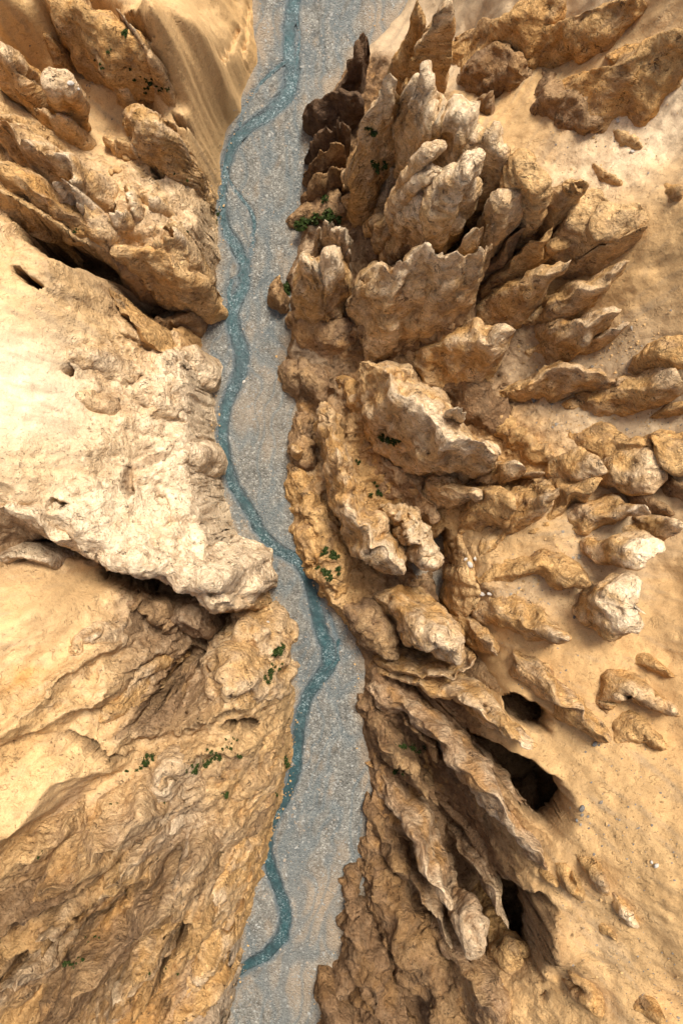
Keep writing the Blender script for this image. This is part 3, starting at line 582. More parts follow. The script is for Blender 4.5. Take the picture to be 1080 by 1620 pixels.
def rock(name, label, cat, pts, c=TAN, top=CREAM, teeth=.12, rough=1.0, flute=.5, p=.72, flare=.35, cap=(.9, .7), bleach=.6, group=None, ds=.29, embed=1.2, strata=.35, orange=.5, rel=.85):
    seed = hash_(label) % 997
    wk = 1.28 if cat in (FIN, RIDGE, 'rock wall') else (1.18 if cat == SPIRE else (1.6 if cat == 'rock pillar' else 1.0)); sharp = cat in (FIN, RIDGE, 'rock wall', 'rock pillar', 'rock slab')
    mx = sum(q_[0] for q_ in pts) / len(pts); my = sum(q_[1] for q_ in pts) / len(pts)
    if cat == FIN and mx > 800 and 540 < my < 950: wk = 1.4; flare = min(flare, -.05)
    if mx > 450 and flare <= .4: flare = min(flare, -.12)
    if group == G3: wk = 1.12; flare = -.32
    local = lower_west(pts) or rel < .5
    if lower_west(pts): wk = 1.6 if cat == RIDGE else 1.2; rough = rough * .55; rel = 1.1
    pts = [(a, b, z, w * wk) for a, b, z, w in pts]
    pts = [(a, b, max(z, hit(a, b) + (.2 if i == 0 else rel) * w / S + .5 * rel), w) for i, (a, b, z, w) in enumerate(pts)]
    if rel < .5: pts = [(a, b, hit(a, b) + (.15 if i == 0 else rel) * w / S + .25, w) for i, (a, b, z, w) in enumerate(pts)]
    W = np.array([(*wpt(a, b, z), z, w * (H - z) / H / S) for a, b, z, w in pts])
    wm = float(np.median(W[:, 3])); plen = np.hypot(*np.diff(W[:, :2], axis=0).T).sum()
    g0 = float(ground(W[:1, 0], W[:1, 1])[0])
    if plen < 2.1 * wm and W[-1, 2] - g0 > 1.6 * wm and cat not in ('boulder', 'rock lobe', 'rock hump'):
        # upright pillar: rings stacked along a slightly leaning axis
        zb0 = min(g0, float(ground(W[-1:, 0], W[-1:, 1])[0])) - embed; zt = W[:, 2].max(); order = np.argsort(W[:, 2]); Q = W[order]
        lev = np.concatenate([np.linspace(zb0, zt - wm * .9, max(6, int((zt - zb0 - wm * .9) / ds)), endpoint=False), zt - wm * .9 * (1 - np.sin(np.linspace(0, math.pi / 2, 12)))])
        M = len(lev); Nn = max(16, int(2 * math.pi * wm / ds)) ; th = np.linspace(0, 2 * math.pi, Nn)
        cx = np.interp(lev, Q[:, 2], Q[:, 0]); cy = np.interp(lev, Q[:, 2], Q[:, 1]); rr = np.interp(lev, Q[:, 2], Q[:, 3]) * (1 + flare * .5 * np.clip(1 - (lev - zb0) / (zt - zb0), 0, 1))
        rr = rr * np.clip(1 - np.clip((lev - (zt - wm * .9)) / (wm * .9), 0, 1) ** 2.2, 0, 1) ** .6
        ex = 1 + .28 * np.cos(2 * (th + seed)) + .15 * np.cos(3 * th + seed * 2)
        PX = cx[:, None] + np.cos(th)[None] * rr[:, None] * ex[None]; PY = cy[:, None] + np.sin(th)[None] * rr[:, None] * ex[None]; PZ = np.broadcast_to(lev[:, None], PX.shape) + 0
        PZ = PZ + teeth * 3 * wm * perlin(np.cos(th) * 1.3 + seed, np.sin(th) * 1.3, th * 0)[None] * sstep(zt - wm * 2.2, zt, lev)[:, None]
        zb = np.full(M, zb0); hm = zt - zb0; upw = np.broadcast_to(sstep(.3, .9, (lev - zb0) / hm)[:, None], PX.shape); sarc = np.broadcast_to((th * wm)[None], PX.shape); across = np.broadcast_to((lev / 6)[:, None], PX.shape)
        fade = np.minimum(1, rr / (wm * .5) + .15)[:, None] * np.ones((1, Nn)); closed = True
        C = np.stack([cx, cy], 1)
    else:
        en, em = (2.3, 2.6) if p < .65 else ((1.9, 2.2) if p > .75 else (1.06, 1.55))
        if cat in (BLOCK, 'boulder', 'rock pillar', 'rock lobe', 'ledge', 'buttress', 'rock hump'): en, em = max(en, 1.5), max(em, 2.0)
        t0 = W[0, :2] - W[1, :2]; t0 /= np.linalg.norm(t0) + 1e-6; t1 = W[-1, :2] - W[-2, :2]; t1 /= np.linalg.norm(t1) + 1e-6
        A0 = W[0].copy(); A0[:2] += t0 * W[0, 3] * cap[0]; A1 = W[-1].copy(); A1[:2] += t1 * W[-1, 3] * cap[1]
        P = spline(np.vstack([A0, W, A1]), ds * .5)
        L = np.concatenate([[0], np.cumsum(np.hypot(*np.diff(P[:, :2], axis=0).T))]); tot = L[-1]
        M = max(14, int(tot / ds) + 8)
        uu = np.linspace(0, 1, M); uu = mix(uu, .5 - .5 * np.cos(uu * math.pi), .45); s = uu * tot      # stations crowd towards the ends
        C = np.stack([np.interp(s, L, P[:, i]) for i in range(4)], 1)
        k0 = min(2.0 * W[0, 3] * max(cap[0], .4), tot * .5); k1 = min(2.0 * W[-1, 3] * max(cap[1], .4), tot * .5)
        e0 = np.sqrt(np.clip(1 - (1 - np.clip(s / k0, 0, 1)) ** 2, 0, 1)); e1 = np.sqrt(np.clip(1 - (1 - np.clip((tot - s) / k1, 0, 1)) ** 2, 0, 1))
        e = (e0 * e1) ** 1.3
        tg = np.gradient(C[:, :2], axis=0); tg /= np.linalg.norm(tg, axis=1)[:, None] + 1e-9; nn = np.stack([-tg[:, 1], tg[:, 0]], 1)
        w = C[:, 3] * e * (1.06 + .26 * fbm(s / (wm * 1.6) + seed, s * 0 + 2.2, s * 0, 3))
        g = np.minimum.reduce([ground(C[:, 0] + nn[:, 0] * w * k, C[:, 1] + nn[:, 1] * w * k) for k in (-1.2, 0, 1.2)])
        for _ in range(3): g = np.minimum(g, np.convolve(np.pad(g, 2, 'edge'), np.ones(5) / 5, 'valid'))
        zb = g - embed; hgt = np.maximum(C[:, 2] - zb, .6); hm = hgt.max()
        # jagged crest with pointed teeth
        rn = s / (wm * 1.1) + seed
        tz = teeth * hgt.mean() * (1.1 * (.55 - 2.2 * np.abs(perlin(rn, s * 0 + seed * .37, s * 0))) + .9 * (.4 - 1.6 * np.abs(perlin(rn * 2.3, s * 0 + 5.1, s * 0))) + .35 * perlin(rn * 5.5, s * 0, s * 0 + 8))
        hh = hgt * e ** .45 + tz * e
        a = np.linspace(0, math.pi, 400)
        def sec(a, w_, h_):
            t = np.sin(a)
            return np.sign(np.cos(a)) * np.clip(1 - t ** em, 0, 1) ** (1 / en) * w_ * (1 + flare * (1 - t)), h_ * t
        lx, lz = sec(a, wm, hm); al = np.concatenate([[0], np.cumsum(np.hypot(np.diff(lx), np.diff(lz)))])
        Nn = max(13, int(al[-1] / ds)); aa = np.interp(np.linspace(0, al[-1], Nn), al, a)
        lat, up = sec(aa[None, :], w[:, None], hh[:, None])
        lean = .45 * w * fbm(s / (wm * 1.3) + seed * 1.7, s * 0 + 7.7, s * 0, 3); lat = lat + lean[:, None] * (up / hm)
        PX = C[:, 0:1] + nn[:, 0:1] * lat; PY = C[:, 1:2] + nn[:, 1:2] * lat; PZ = zb[:, None] + up
        upw = np.broadcast_to(np.sin(aa)[None], PX.shape); sarc = np.broadcast_to(s[:, None], PX.shape); across = np.broadcast_to(aa[None] * .55, PX.shape)
        fade = np.minimum(1, e * 1.6)[:, None] * (1 - (.8 if sharp else .4) * sstep(.86, 1, np.sin(aa)))[None]; closed = False
    wa = .9 * min(1, wm / 2.2); V = np.stack([PX + wa * fbm(PX / 4.5, PY / 4.5, PZ / 6, 3), PY + wa * fbm(PX / 4.5 + 33, PY / 4.5, PZ / 6, 3), PZ], -1)
    du = np.gradient(V, axis=0); dv = np.gradient(V, axis=1)
    if closed: dv[:, 0] = dv[:, -1] = V[:, 1] - V[:, -2]
    n = np.cross(du, dv); n /= np.linalg.norm(n, axis=-1, keepdims=True) + 1e-9
    if closed: n *= np.sign((n[:, :, 0] * (V[..., 0] - C[:, 0:1]) + n[:, :, 1] * (V[..., 1] - C[:, 1:2])).mean() + 1e-9)
    else: n *= np.sign(n[:, :, 2].mean() + 1e-9)
    x, y, z = V[..., 0] + seed * .7, V[..., 1], V[..., 2]
    sc = min(1.0, wm / 2.6); amp = rough * sc * (.72 if sharp else .9)
    f1 = fbm(x / 5.5, y / 5.5, z / 7.5, 2); f2 = ridged(x / 2.4, y / 2.4, z / 3.6, 3, .55); f3 = np.abs(fbm(x / 1.3, y / 1.3, z / 1.5, 3, .6))
    fl = ridged(sarc / (wm * .9) + f1 * .5, across, x * 0 + seed, 2, .6) if not closed else f2
    # scalloped erosion: concave flutes meeting in sharp ribs
    c1 = worley(x / 2.7 + .4 * f1, y / 2.7 + .15 * f2, z / 12) - .45; c2 = worley(x / 1.25 + .3 * f1, y / 1.25, z / 1.8 + .3 * f3) - .45
    zz = (z + .5 * f1) / 1.25; fr = zz - np.floor(zz)
    d = amp * (.7 * f1 + .16 * (f2 - .6) + .22 * (f3 - .3) + 1.5 * c1 + .34 * c2 + 1.5 * (worley(x / 5.5 + .3 * f1, y / 5.5, z / 20) - .45)) + flute * sc * .30 * (fl - .7) + strata * sc * .24 * (sstep(.2, .8, fr) - .5)
    V = V + n * (d * fade)[..., None]
    if closed: V[:, -1] = V[:, 0]
    hr = np.clip((V[..., 2] - zb[:, None]) / hm, 0, 1)
    # mineral colour: bleached crest, iron-stained flanks
    tt = np.broadcast_to(c, V.shape) * (1 + .16 * fbm(x / 2.2, y / 2.2, z / 2.2, 3))[..., None]
    if local:           # same beds as the slope it stands on
        gi = np.clip(np.searchsorted(GX, V[..., 0]), 0, len(GX) - 1); gj = np.clip(np.searchsorted(GY, V[..., 1]), 0, len(GY) - 1); tt = mix(tt, T[gi, gj], .8); orange = orange * .4
    lum = float(np.mean(c)); og = ORANGE * 1.08 * min(1.0, max(.42, lum / .30))
    orange = orange * .75
    tt = mix(tt, og, (orange * sstep(-.1, .7, fbm(x / 3.6 + 50, y / 3.6, z / 6, 3) + .25 * fl - .15))[..., None])
    vs_ = sstep(.22, .50, fbm(x / 2.6 - 40, y / 2.6 + 7, z / 5.5, 4, .6)); tt = mix(tt, UMBER * min(1, lum / .25) * 1.05, (.6 * vs_)[..., None])      # desert varnish
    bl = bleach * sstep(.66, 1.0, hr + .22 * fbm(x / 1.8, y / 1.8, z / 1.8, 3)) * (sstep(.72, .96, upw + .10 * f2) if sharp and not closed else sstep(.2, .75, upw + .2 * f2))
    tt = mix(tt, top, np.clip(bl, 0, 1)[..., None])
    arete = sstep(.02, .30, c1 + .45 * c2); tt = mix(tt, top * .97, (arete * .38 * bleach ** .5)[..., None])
    origin = (float(C[:, 0].mean()), float(C[:, 1].mean()), float(zb.mean() + embed))
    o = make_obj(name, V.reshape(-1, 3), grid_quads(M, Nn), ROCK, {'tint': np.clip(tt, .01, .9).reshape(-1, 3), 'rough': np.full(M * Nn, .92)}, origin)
    tag(o, label, cat, group, 'thing'); STATS.append(M * Nn)
    return o

# ------------------------------------------------------------------ rocks: crest lines as (px, py, crest height m, half width px)
FIN = 'rock fin'; RIDGE = 'rock ridge'; SPIRE = 'rock spire'; BLOCK = 'rock block'; OUT = 'outcrop'
G1 = 'dark stepped slabs above the river'; G2 = 'pale tipped fins standing in sand'; G3 = 'long fins beside the deep shafts'; G4 = 'cream outcrops on the west bank'
# --- dark slabs, upper middle
rock('rock_slab', 'dark brown pointed slab nearest the top of the gravel bar', 'rock slab', [(578,48,15,7),(562,80,14,20),(545,118,11,30)], DARK, BROWN, .14, .7, .9, bleach=.2, group=G1, orange=.1, strata=.9)
rock('rock_slab', 'wide dark brown slab below the pointed slab, square left corner at the gravel', 'rock slab', [(492,160,8,20),(525,150,11,28),(562,142,14,22)], DARK, BROWN, .1, .7, .8, bleach=.2, group=G1, orange=.1)
rock('rock_slab', 'dark slab with a thumb-like knob, third down the stepped river wall', 'rock slab', [(495,228,7,18),(520,205,11,20),(545,188,15,16)], DARK, UMBER, .3, .7, .8, bleach=.25, group=G1, orange=.1)
rock('rock_slab', 'brown slab with rounded notched top, fourth down the stepped river wall', 'rock slab', [(490,262,7,16),(515,240,10,20),(538,222,14,14)], BROWN, TAN, .25, .7, .8, bleach=.25, group=G1, orange=.1)
rock('rock_slab', 'lowest brown slab of the stepped river wall above the green ledge', 'rock slab', [(485,300,6,16),(510,280,9,22),(535,262,12,14)], BROWN, TAN, .2, .7, .8, bleach=.25, group=G1, orange=.1)
rock('rock_ledge', 'low brown ledge with bushes between gravel and tall smooth wall', 'ledge', [(470,340,3,16),(500,325,5,26),(540,320,8,22)], UMBER, TAN, .1, .9, .4, bleach=.2)
# --- upper cluster
rock('rock_wall', 'tall smooth orange wall with pitted white head, left end of the upper cluster', 'rock wall', [(556,300,13,16),(562,255,22,22),(578,195,30,26),(600,140,35,26),(632,102,38,22)], TAN, CREAM, .04, .6, .45, flare=.5, bleach=.8, orange=.6)
rock('rock_ridge', 'broad pitted cream crest curving right along the top of the upper cluster', RIDGE, [(650,112,37,20),(680,140,37,30),(715,165,37,32),(755,200,36,30),(790,232,35,24),(808,246,33,14)], SAND, CREAM, .09, 1.3, .6, p=.6, bleach=.9, cap=(.6, .8))
rock('rock_finger', 'small upright orange finger with white tip under the pitted crest', SPIRE, [(648,282,28,13),(665,258,33,14),(690,228,37,13)], TAN, CREAM, .06, .6, .6, bleach=.7)
rock('rock_finger', 'white headed finger leaning right, just below the small upright finger', SPIRE, [(640,318,24,16),(662,298,29,16),(688,272,34,15)], TAN, CREAM, .14, .8, .7, bleach=.8)
rock('rock_spire', 'pointed pale spire with banded flank in the middle of the upper cluster', SPIRE, [(690,345,25,30),(708,318,30,28),(725,290,35,20),(745,250,40,12)], SAND, CREAM, .06, .8, .9, strata=.8, bleach=.8)
rock('rock_block', 'knobbly cream shoulder left of the pointed pale spire', BLOCK, [(650,345,22,28),(680,335,26,32),(700,325,29,24)], SAND, CREAM, .2, 1.2, .7, bleach=.7)
rock('rock_block', 'nodular grey-cream rock in the shaded hollow behind the smooth wall', BLOCK, [(605,235,16,16),(622,262,18,22),(612,300,15,22)], GREYB, CREAM, .25, 1.3, .5, bleach=.5, orange=.1)
rock('rock_block', 'rough tan rock face below the nodular hollow', BLOCK, [(590,345,12,20),(625,350,17,34),(660,365,20,30)], TAN, CREAM, .18, 1.2, .6, bleach=.5)
rock('rock_column', 'tall rounded banded column at the right end of the upper cluster', SPIRE, [(808,345,23,26),(822,310,30,27),(838,275,36,24),(845,258,37,18)], SAND, TAN, .02, .5, .5, strata=1.2, bleach=.25, p=.8)
rock('rock_column', 'shorter flat topped column leaning beside the tall banded column', SPIRE, [(780,375,22,18),(792,340,29,20),(808,305,34,17)], SAND, CREAM, .04, .6, .6, strata=.9, bleach=.4)
rock('rock_block', 'curled cream rock with a round hollow below the columns', BLOCK, [(722,395,26,14),(742,370,31,16),(768,355,31,14),(778,385,27,12)], SAND, CREAM, .15, .9, .5, bleach=.6)
rock('rock_block', 'dark brown boulder wedged in the black hollow of the upper cluster', BLOCK, [(640,385,17,14),(668,380,18,17)], UMBER, TAN, .1, .8, .3, bleach=.2)
rock('rock_tower', 'blunt front tower with crumbled white crown beside the gravel', 'rock tower', [(470,430,16,16),(492,408,23,24),(518,402,24,24),(545,418,22,18)], TAN, CREAM, .14, .9, .9, flare=1.5, p=.6, bleach=.9, cap=(.5, .5), embed=1.5)
rock('rock_buttress', 'broad brown foot of the blunt front tower', 'buttress', [(458,500,4,14),(490,505,6,28),(530,512,7,30),(562,512,6,22)], UMBER*1.3, TAN, .06, .7, .9, flare=.6, bleach=.2, orange=.7)
rock('rock_block', 'small brown knob hugging the gravel left of the front tower', BLOCK, [(438,440,5,11),(440,465,5,13),(448,482,4,9)], UMBER, TAN, .2, .9, .4, bleach=.3)
rock('rock_block', 'two grey-tan pinnacles standing behind the front tower crown', BLOCK, [(490,385,13,14),(512,362,17,13),(535,368,18,18),(545,385,17,14)], GREYB, CREAM, .35, .9, .7, bleach=.5, orange=.1)
rock('rock_ridge', 'wave shaped golden ridge with scalloped white crest, centre of the upper cluster', RIDGE, [(566,448,20,12),(592,432,24,30),(628,428,26,34),(660,412,29,30),(690,392,32,24),(725,402,31,30),(752,398,31,26),(778,385,30,12)], SAND, CREAM, .10, .9, .9, flare=1.1, bleach=.9, cap=(.6, .7))
rock('rock_buttress', 'brown undercut base below the wave shaped golden ridge', 'buttress', [(575,515,11,26),(630,512,11,34),(690,512,13,36),(745,480,17,28)], UMBER, TAN, .08, 1.1, .9, flare=.3, bleach=.2, orange=.6)
rock('rock_fin', 'stubby orange fin with square white end pointing right below the wave ridge', FIN, [(660,560,9,16),(700,548,15,30),(755,535,21,36),(800,522,25,24),(815,520,25,16)], TAN, CREAM, .06, .8, .7, flare=.5, bleach=.6, orange=.8, cap=(.9, .4))
# --- radial fins, upper right
rock('rock_fin', 'broad golden fin with hooked double crest in the upper right fan', FIN, [(760,495,14,20),(800,470,20,30),(845,440,26,34),(880,418,30,22),(900,405,32,10)], TAN, CREAM, .08, .7, .7, bleach=.5, orange=.7, flare=-0.1)
rock('rock_fin', 'slim rounded fin tucked above the hooked golden fin', FIN, [(785,440,18,12),(820,410,23,16),(855,382,28,18),(882,352,31,14)], TAN, SAND, .04, .5, .5, bleach=.3, flare=-0.1)
rock('rock_fin', 'thin dark-edged fin squeezed between slim fin and banded columns', FIN, [(770,425,18,10),(800,390,24,12),(832,352,29,12)], UMBER, TAN, .06, .6, .6, bleach=.3)
rock('rock_fin', 'long straight blade fin with bright edge ending near the sand fan', FIN, [(845,500,17,12),(885,475,23,20),(940,445,29,22),(1002,412,33,7)], TAN, CREAM, .03, .6, .6, bleach=.4, orange=.6, flare=-0.15)
rock('rock_fin', 'flat topped orange fin with white chips below the long blade fin', FIN, [(845,548,15,10),(880,530,21,26),(920,510,27,30),(960,495,30,24),(984,492,30,14)], TAN, CREAM, .12, .8, .8, bleach=.6, orange=.7, flare=-0.1)
rock('rock_fin', 'pale low spur at the outer foot of the flat topped orange fin', FIN, [(900,548,19,8),(950,532,24,12),(998,510,28,7)], SAND, CREAM, .08, .6, .5, bleach=.6)
rock('rock_pinnacle', 'double headed tan pinnacle right of the tall banded column', SPIRE, [(875,345,24,16),(890,315,30,18),(905,288,34,16),(918,300,32,10)], TAN, SAND, .25, .7, .6, bleach=.3)
rock('rock_hump', 'rounded sandy hump right of the double headed pinnacle', FIN, [(890,375,24,18),(925,345,29,24),(958,330,31,18)], SAND, SAND, .08, .5, .7, bleach=.2, orange=.2)
rock('rock_hump', 'smooth sandy hump farthest right in the upper fan', FIN, [(930,385,26,18),(970,355,31,26),(1008,330,33,18)], SAND, SAND, .06, .5, .7, bleach=.2, orange=.2)
rock('rock_hump', 'low sandy rib running up to the right from the long blade fin', FIN, [(915,410,26,10),(965,385,30,14),(1030,350,34,8)], SAND, SAND, .05, .5, .6, bleach=.2, orange=.2)
rock('rock_rib', 'small nub between the slim fin and the sandy humps', FIN, [(862,400,22,10),(900,378,27,14)], TAN, SAND, .1, .5, .6, bleach=.2)
# --- right edge fins
rock('rock_fin', 'long low fin with scalloped pale back in the sand gully', FIN, [(800,618,13,8),(850,602,19,18),(895,588,24,24),(935,592,26,18),(992,602,25,9)], TAN, CREAM, .12, .6, .6, bleach=.4, orange=.7)
rock('rock_fin', 'low orange fin rising toward the right edge behind the scalloped fin', FIN, [(905,640,19,8),(960,630,23,18),(1020,610,29,26),(1085,600,34,30)], TAN, CREAM, .1, .7, .7, bleach=.4, orange=.7)
rock('rock_fin', 'smooth dark-based hump at the right edge above the gully', FIN, [(1010,575,24,8),(1050,562,28,16),(1100,550,32,18)], TAN, SAND, .05, .5, .5, bleach=.2, orange=.7)
rock('rock_fin', 'small slanted rib under the low orange fin at the right edge', FIN, [(1030,660,24,5),(1095,640,29,12)], TAN, SAND, .05, .5, .5, bleach=.2)
rock('rock_fin', 'wedge fin with two humps below the sand gully', FIN, [(915,690,18,10),(955,695,24,24),(1000,705,29,24),(1042,718,30,16)], TAN, SAND, .1, .6, .6, bleach=.35, orange=.6)
rock('rock_fin', 'blunt fin with straight white edge directly under the two humped wedge', FIN, [(950,748,21,12),(990,748,27,20),(1045,745,32,18)], TAN, CREAM, .05, .6, .7, bleach=.5, orange=.7, cap=(.9, .3))
rock('rock_fin', 'orange hump cut by the right edge beside the two humped wedge', FIN, [(1035,690,25,8),(1065,708,30,22),(1100,725,34,26)], TAN, SAND, .05, .5, .6, bleach=.3, orange=.7)
rock('rock_fin', 'upper of two narrow dark ribs at the right edge', FIN, [(1045,745,25,7),(1075,765,28,12),(1110,785,31,12)], UMBER, TAN, .06, .6, .6, bleach=.2)
rock('rock_fin', 'lower of two narrow dark ribs at the right edge', FIN, [(980,770,22,8),(1020,785,26,11),(1065,808,29,11)], UMBER, TAN, .06, .6, .6, bleach=.2)
rock('rock_fin', 'small tan horn pointing right above the stubby tan fin', FIN, [(880,748,18,12),(915,738,24,16),(952,732,29,7)], TAN, CREAM, .06, .6, .5, bleach=.5)
rock('rock_fin', 'stubby tan fin ending in a rounded head, under the small horn', FIN, [(850,830,17,10),(890,800,22,16),(925,775,27,22),(955,762,29,15)], TAN, SAND, .08, .6, .6, bleach=.3)
rock('rock_fin', 'orange fin with rounded white-edged head right of the square slab', FIN, [(772,868,14,10),(810,835,20,18),(850,805,26,24),(885,775,31,22)], TAN, CREAM, .05, .6, .6, bleach=.5, orange=.8, flare=-0.15)
rock('rock_slab', 'square flat slab leaning right above the deep hollow', 'rock slab', [(742,838,12,22),(775,815,20,34),(808,800,25,34),(822,798,26,26)], TAN, SAND, .03, .6, .5, p=.5, bleach=.3, orange=.7, cap=(.6, .3), flare=-0.2)
rock('rock_fin', 'pale fin with bright white broken tip near the right edge', FIN, [(905,838,21,10),(945,822,26,22),(990,808,31,22),(1040,812,35,10)], TAN, CREAM*1.25, .07, .6, .7, bleach=1.0, orange=.6, group=G2)
rock('rock_fin', 'short fin with white broken tip below the brightest tipped fin', FIN, [(950,865,22,14),(985,868,28,20),(1030,878,34,16)], TAN, CREAM*1.25, .08, .6, .7, bleach=1.0, orange=.6, group=G2)
rock('rock_fin', 'fin with white notched tip cut by the right edge', FIN, [(985,868,24,12),(1030,848,30,20),(1085,832,36,18)], TAN, CREAM*1.2, .08, .6, .7, bleach=.9, orange=.6, group=G2)
rock('rock_fin', 'lying fin with two flattened facets in the sand beside grey stones', FIN, [(775,918,16,14),(820,908,20,18),(870,902,25,20),(915,912,29,20),(938,920,29,12)], TAN, SAND, .05, .5, .5, bleach=.35, orange=.6, group=G2)
rock('rock_block', 'square orange block with white ragged top standing alone in sand', BLOCK, [(935,962,22,24),(965,958,30,36),(1000,962,35,36),(1028,968,35,20)], TAN, CREAM*1.15, .02, .6, .9, p=.5, bleach=.9, orange=.9, cap=(.7, .3))
rock('rock_fin', 'tan fin with pale split tip below the lying fin', FIN, [(760,962,15,18),(800,972,21,26),(850,992,27,28),(890,1010,32,20),(906,1018,32,12)], TAN, CREAM, .05, .6, .6, bleach=.6, orange=.5, group=G2)
rock('rock_fin', 'short tan fin wedged between the split tip fin and the hollow headed rock', FIN, [(728,965,10,14),(748,990,16,22),(772,1020,22,22),(792,1042,24,12)], TAN, CREAM, .06, .6, .6, bleach=.5)
rock('rock_hump', 'rounded sandstone shoulder beside the deep hollow with white stones on it', 'rock hump', [(735,860,10,18),(745,905,12,26),(748,945,12,24),(738,975,10,16)], SAND, SAND, .04, .6, .5, bleach=.2, orange=.3)
# --- central rocks
rock('rock_ridge', 'massive golden diagonal ridge with frothy white crest in the middle', RIDGE, [(588,572,16,18),(615,590,21,34),(655,625,25,44),(695,660,27,42),(735,690,28,34),(775,715,28,20),(790,728,27,12)], SAND, CREAM, .07, .9, .8, flare=.42, bleach=.95, orange=.7)
rock('rock_wall', 'smooth brown wall under the head of the massive diagonal ridge', 'rock wall', [(548,602,5,16),(580,628,9,22),(615,665,10,26),(650,702,10,26)], TAN, TAN, .04, .6, .8, flare=.4, bleach=.1, orange=.5)
rock('rock_block', 'loose white cube of rock on the right flank of the diagonal ridge', BLOCK, [(708,655,27,9),(722,648,29,13),(735,662,28,8)], CREAM, CREAM, .1, .8, .4, bleach=.6)
rock('rock_fin', 'short golden fin with bright tip right of the diagonal ridge', FIN, [(745,765,10,18),(780,752,18,22),(815,745,24,16),(830,746,25,10)], TAN, CREAM, .1, .7, .6, bleach=.7, orange=.7)
rock('rock_fin', 'small slim fin pointing right beyond the short golden fin', FIN, [(810,762,14,8),(835,752,20,11),(860,748,23,7)], TAN, CREAM, .08, .6, .6, bleach=.5)
rock('rock_fin', 'cream horned shoulder below the short golden fin', FIN, [(670,775,9,20),(705,775,15,26),(735,780,19,20),(760,782,22,9)], SAND, CREAM, .15, .9, .7, bleach=.7)
rock('rock_slope', 'brown rubbly slope between diagonal ridge and central crest', 'outcrop', [(580,700,5,16),(615,735,7,24),(655,772,8,28),(690,805,8,26)], UMBER*1.3, SAND, .12, 1.0, .8, flare=.45, bleach=.2, orange=.5)
rock('rock_ridge', 'long central crest with pale knobs running down beside the river', RIDGE, [(512,642,12,13),(522,675,16,18),(530,715,18,20),(540,760,18,24),(558,805,19,32),(585,845,21,38),(615,880,23,36),(635,908,23,20)], TAN, CREAM, .1, .9, .7, flare=.15, bleach=.85, orange=.6)
rock('rock_block', 'crumbled cream knobs beside the lower end of the central crest', BLOCK, [(620,810,15,18),(650,830,18,28),(672,862,19,26),(685,890,18,18)], SAND, CREAM, .2, 1.2, .6, bleach=.8, orange=.3, flare=-0.1)
rock('rock_ledge', 'tan stepped foot of the central crest beside the teal stream', 'ledge', [(470,740,3,12),(485,790,5,24),(505,840,6,32),(525,890,7,36),(530,935,6,26)], TAN, SAND, .08, .9, .7, flare=.5, bleach=.2, orange=.5, strata=1.0)
rock('rock_block', 'low brown block with sharp folded edges by the gravel, centre', BLOCK, [(455,580,5,16),(480,595,7,30),(505,608,7,26),(520,612,6,14)], UMBER, SAND, .2, .9, .9, bleach=.35, orange=.2)
rock('rock_block', 'brown shelf under the head of the long central crest', BLOCK, [(470,655,4,16),(478,690,6,26),(480,725,6,22)], UMBER, TAN, .12, 1.0, .6, bleach=.3, orange=.3)
rock('boulder', 'rounded tan boulder perched beside the head of the central crest', 'boulder', [(462,702,9,12),(472,716,10,14)], TAN, CREAM, .1, .8, .3, bleach=.4, orange=.2)
rock('rock_block', 'dark jumble of brown rock in the shade behind the diagonal ridge', BLOCK, [(720,590,10,24),(755,620,13,34),(790,655,14,34),(805,690,13,22)], BROWN, UMBER, .2, 1.1, .8, bleach=.1, orange=.2)
rock('rock_block', 'tan rubble rib sloping to the dark jumble from the gully', BLOCK, [(775,650,12,14),(815,675,15,24),(850,705,17,24),(880,730,18,14)], TAN, SAND, .18, .9, .8, bleach=.2, orange=.2)
# --- front rocks under the centre
rock('rock_block', 'large hollow headed orange rock below the central crest', BLOCK, [(612,958,9,22),(645,978,18,36),(680,1005,24,46),(712,1030,25,44),(735,1052,24,26)], TAN, CREAM, .06, .8, .7, bleach=.7, orange=.8, flare=-0.15)
rock('rock_block', 'brown notched flank left of the large hollow headed rock', BLOCK, [(548,962,5,12),(575,980,9,26),(602,1010,11,28),(622,1045,10,16)], UMBER, SAND, .15, .9, .8, bleach=.4, orange=.4)
rock('rock_fin', 'pale scalloped lip curving under the large hollow headed rock', FIN, [(598,1052,6,10),(640,1062,11,14),(690,1070,16,13),(735,1062,19,13),(755,1045,19,9)], TAN, CREAM, .08, .7, .6, bleach=.6)
# --- long fins by the shafts, lower right
rock('rock_fin', 'narrow fin with white pierced head above the large shaft', FIN, [(600,1066,4,10),(650,1080,10,16),(705,1098,17,20),(755,1122,24,24),(795,1155,30,28),(830,1178,32,20),(846,1186,32,10)], TAN, CREAM*1.15, .05, .8, .7, flare=.4, bleach=.9, orange=.5, group=G3)
rock('rock_fin', 'longest tan fin between the large shaft and the black slot', FIN, [(590,1095,4,14),(640,1125,11,24),(695,1170,19,32),(745,1225,26,36),(795,1285,31,38),(835,1340,33,36),(862,1372,33,22)], UMBER*1.3, CREAM, .04, .8, .7, flare=.3, bleach=.5, orange=.7, group=G3)
rock('rock_fin', 'scalloped dark brown fin stepping along the gravel edge', FIN, [(572,1115,3,12),(598,1160,7,22),(630,1210,12,24),(662,1252,15,18),(688,1275,16,8)], BROWN, SAND, .18, .8, 1.1, bleach=.35, orange=.3, group=G3)
rock('rock_fin', 'small notched brown fin between scalloped fin and longest fin', FIN, [(640,1140,9,10),(668,1170,13,15),(700,1212,15,10)], BROWN, SAND, .2, .7, 1.0, bleach=.35, orange=.3, group=G3)
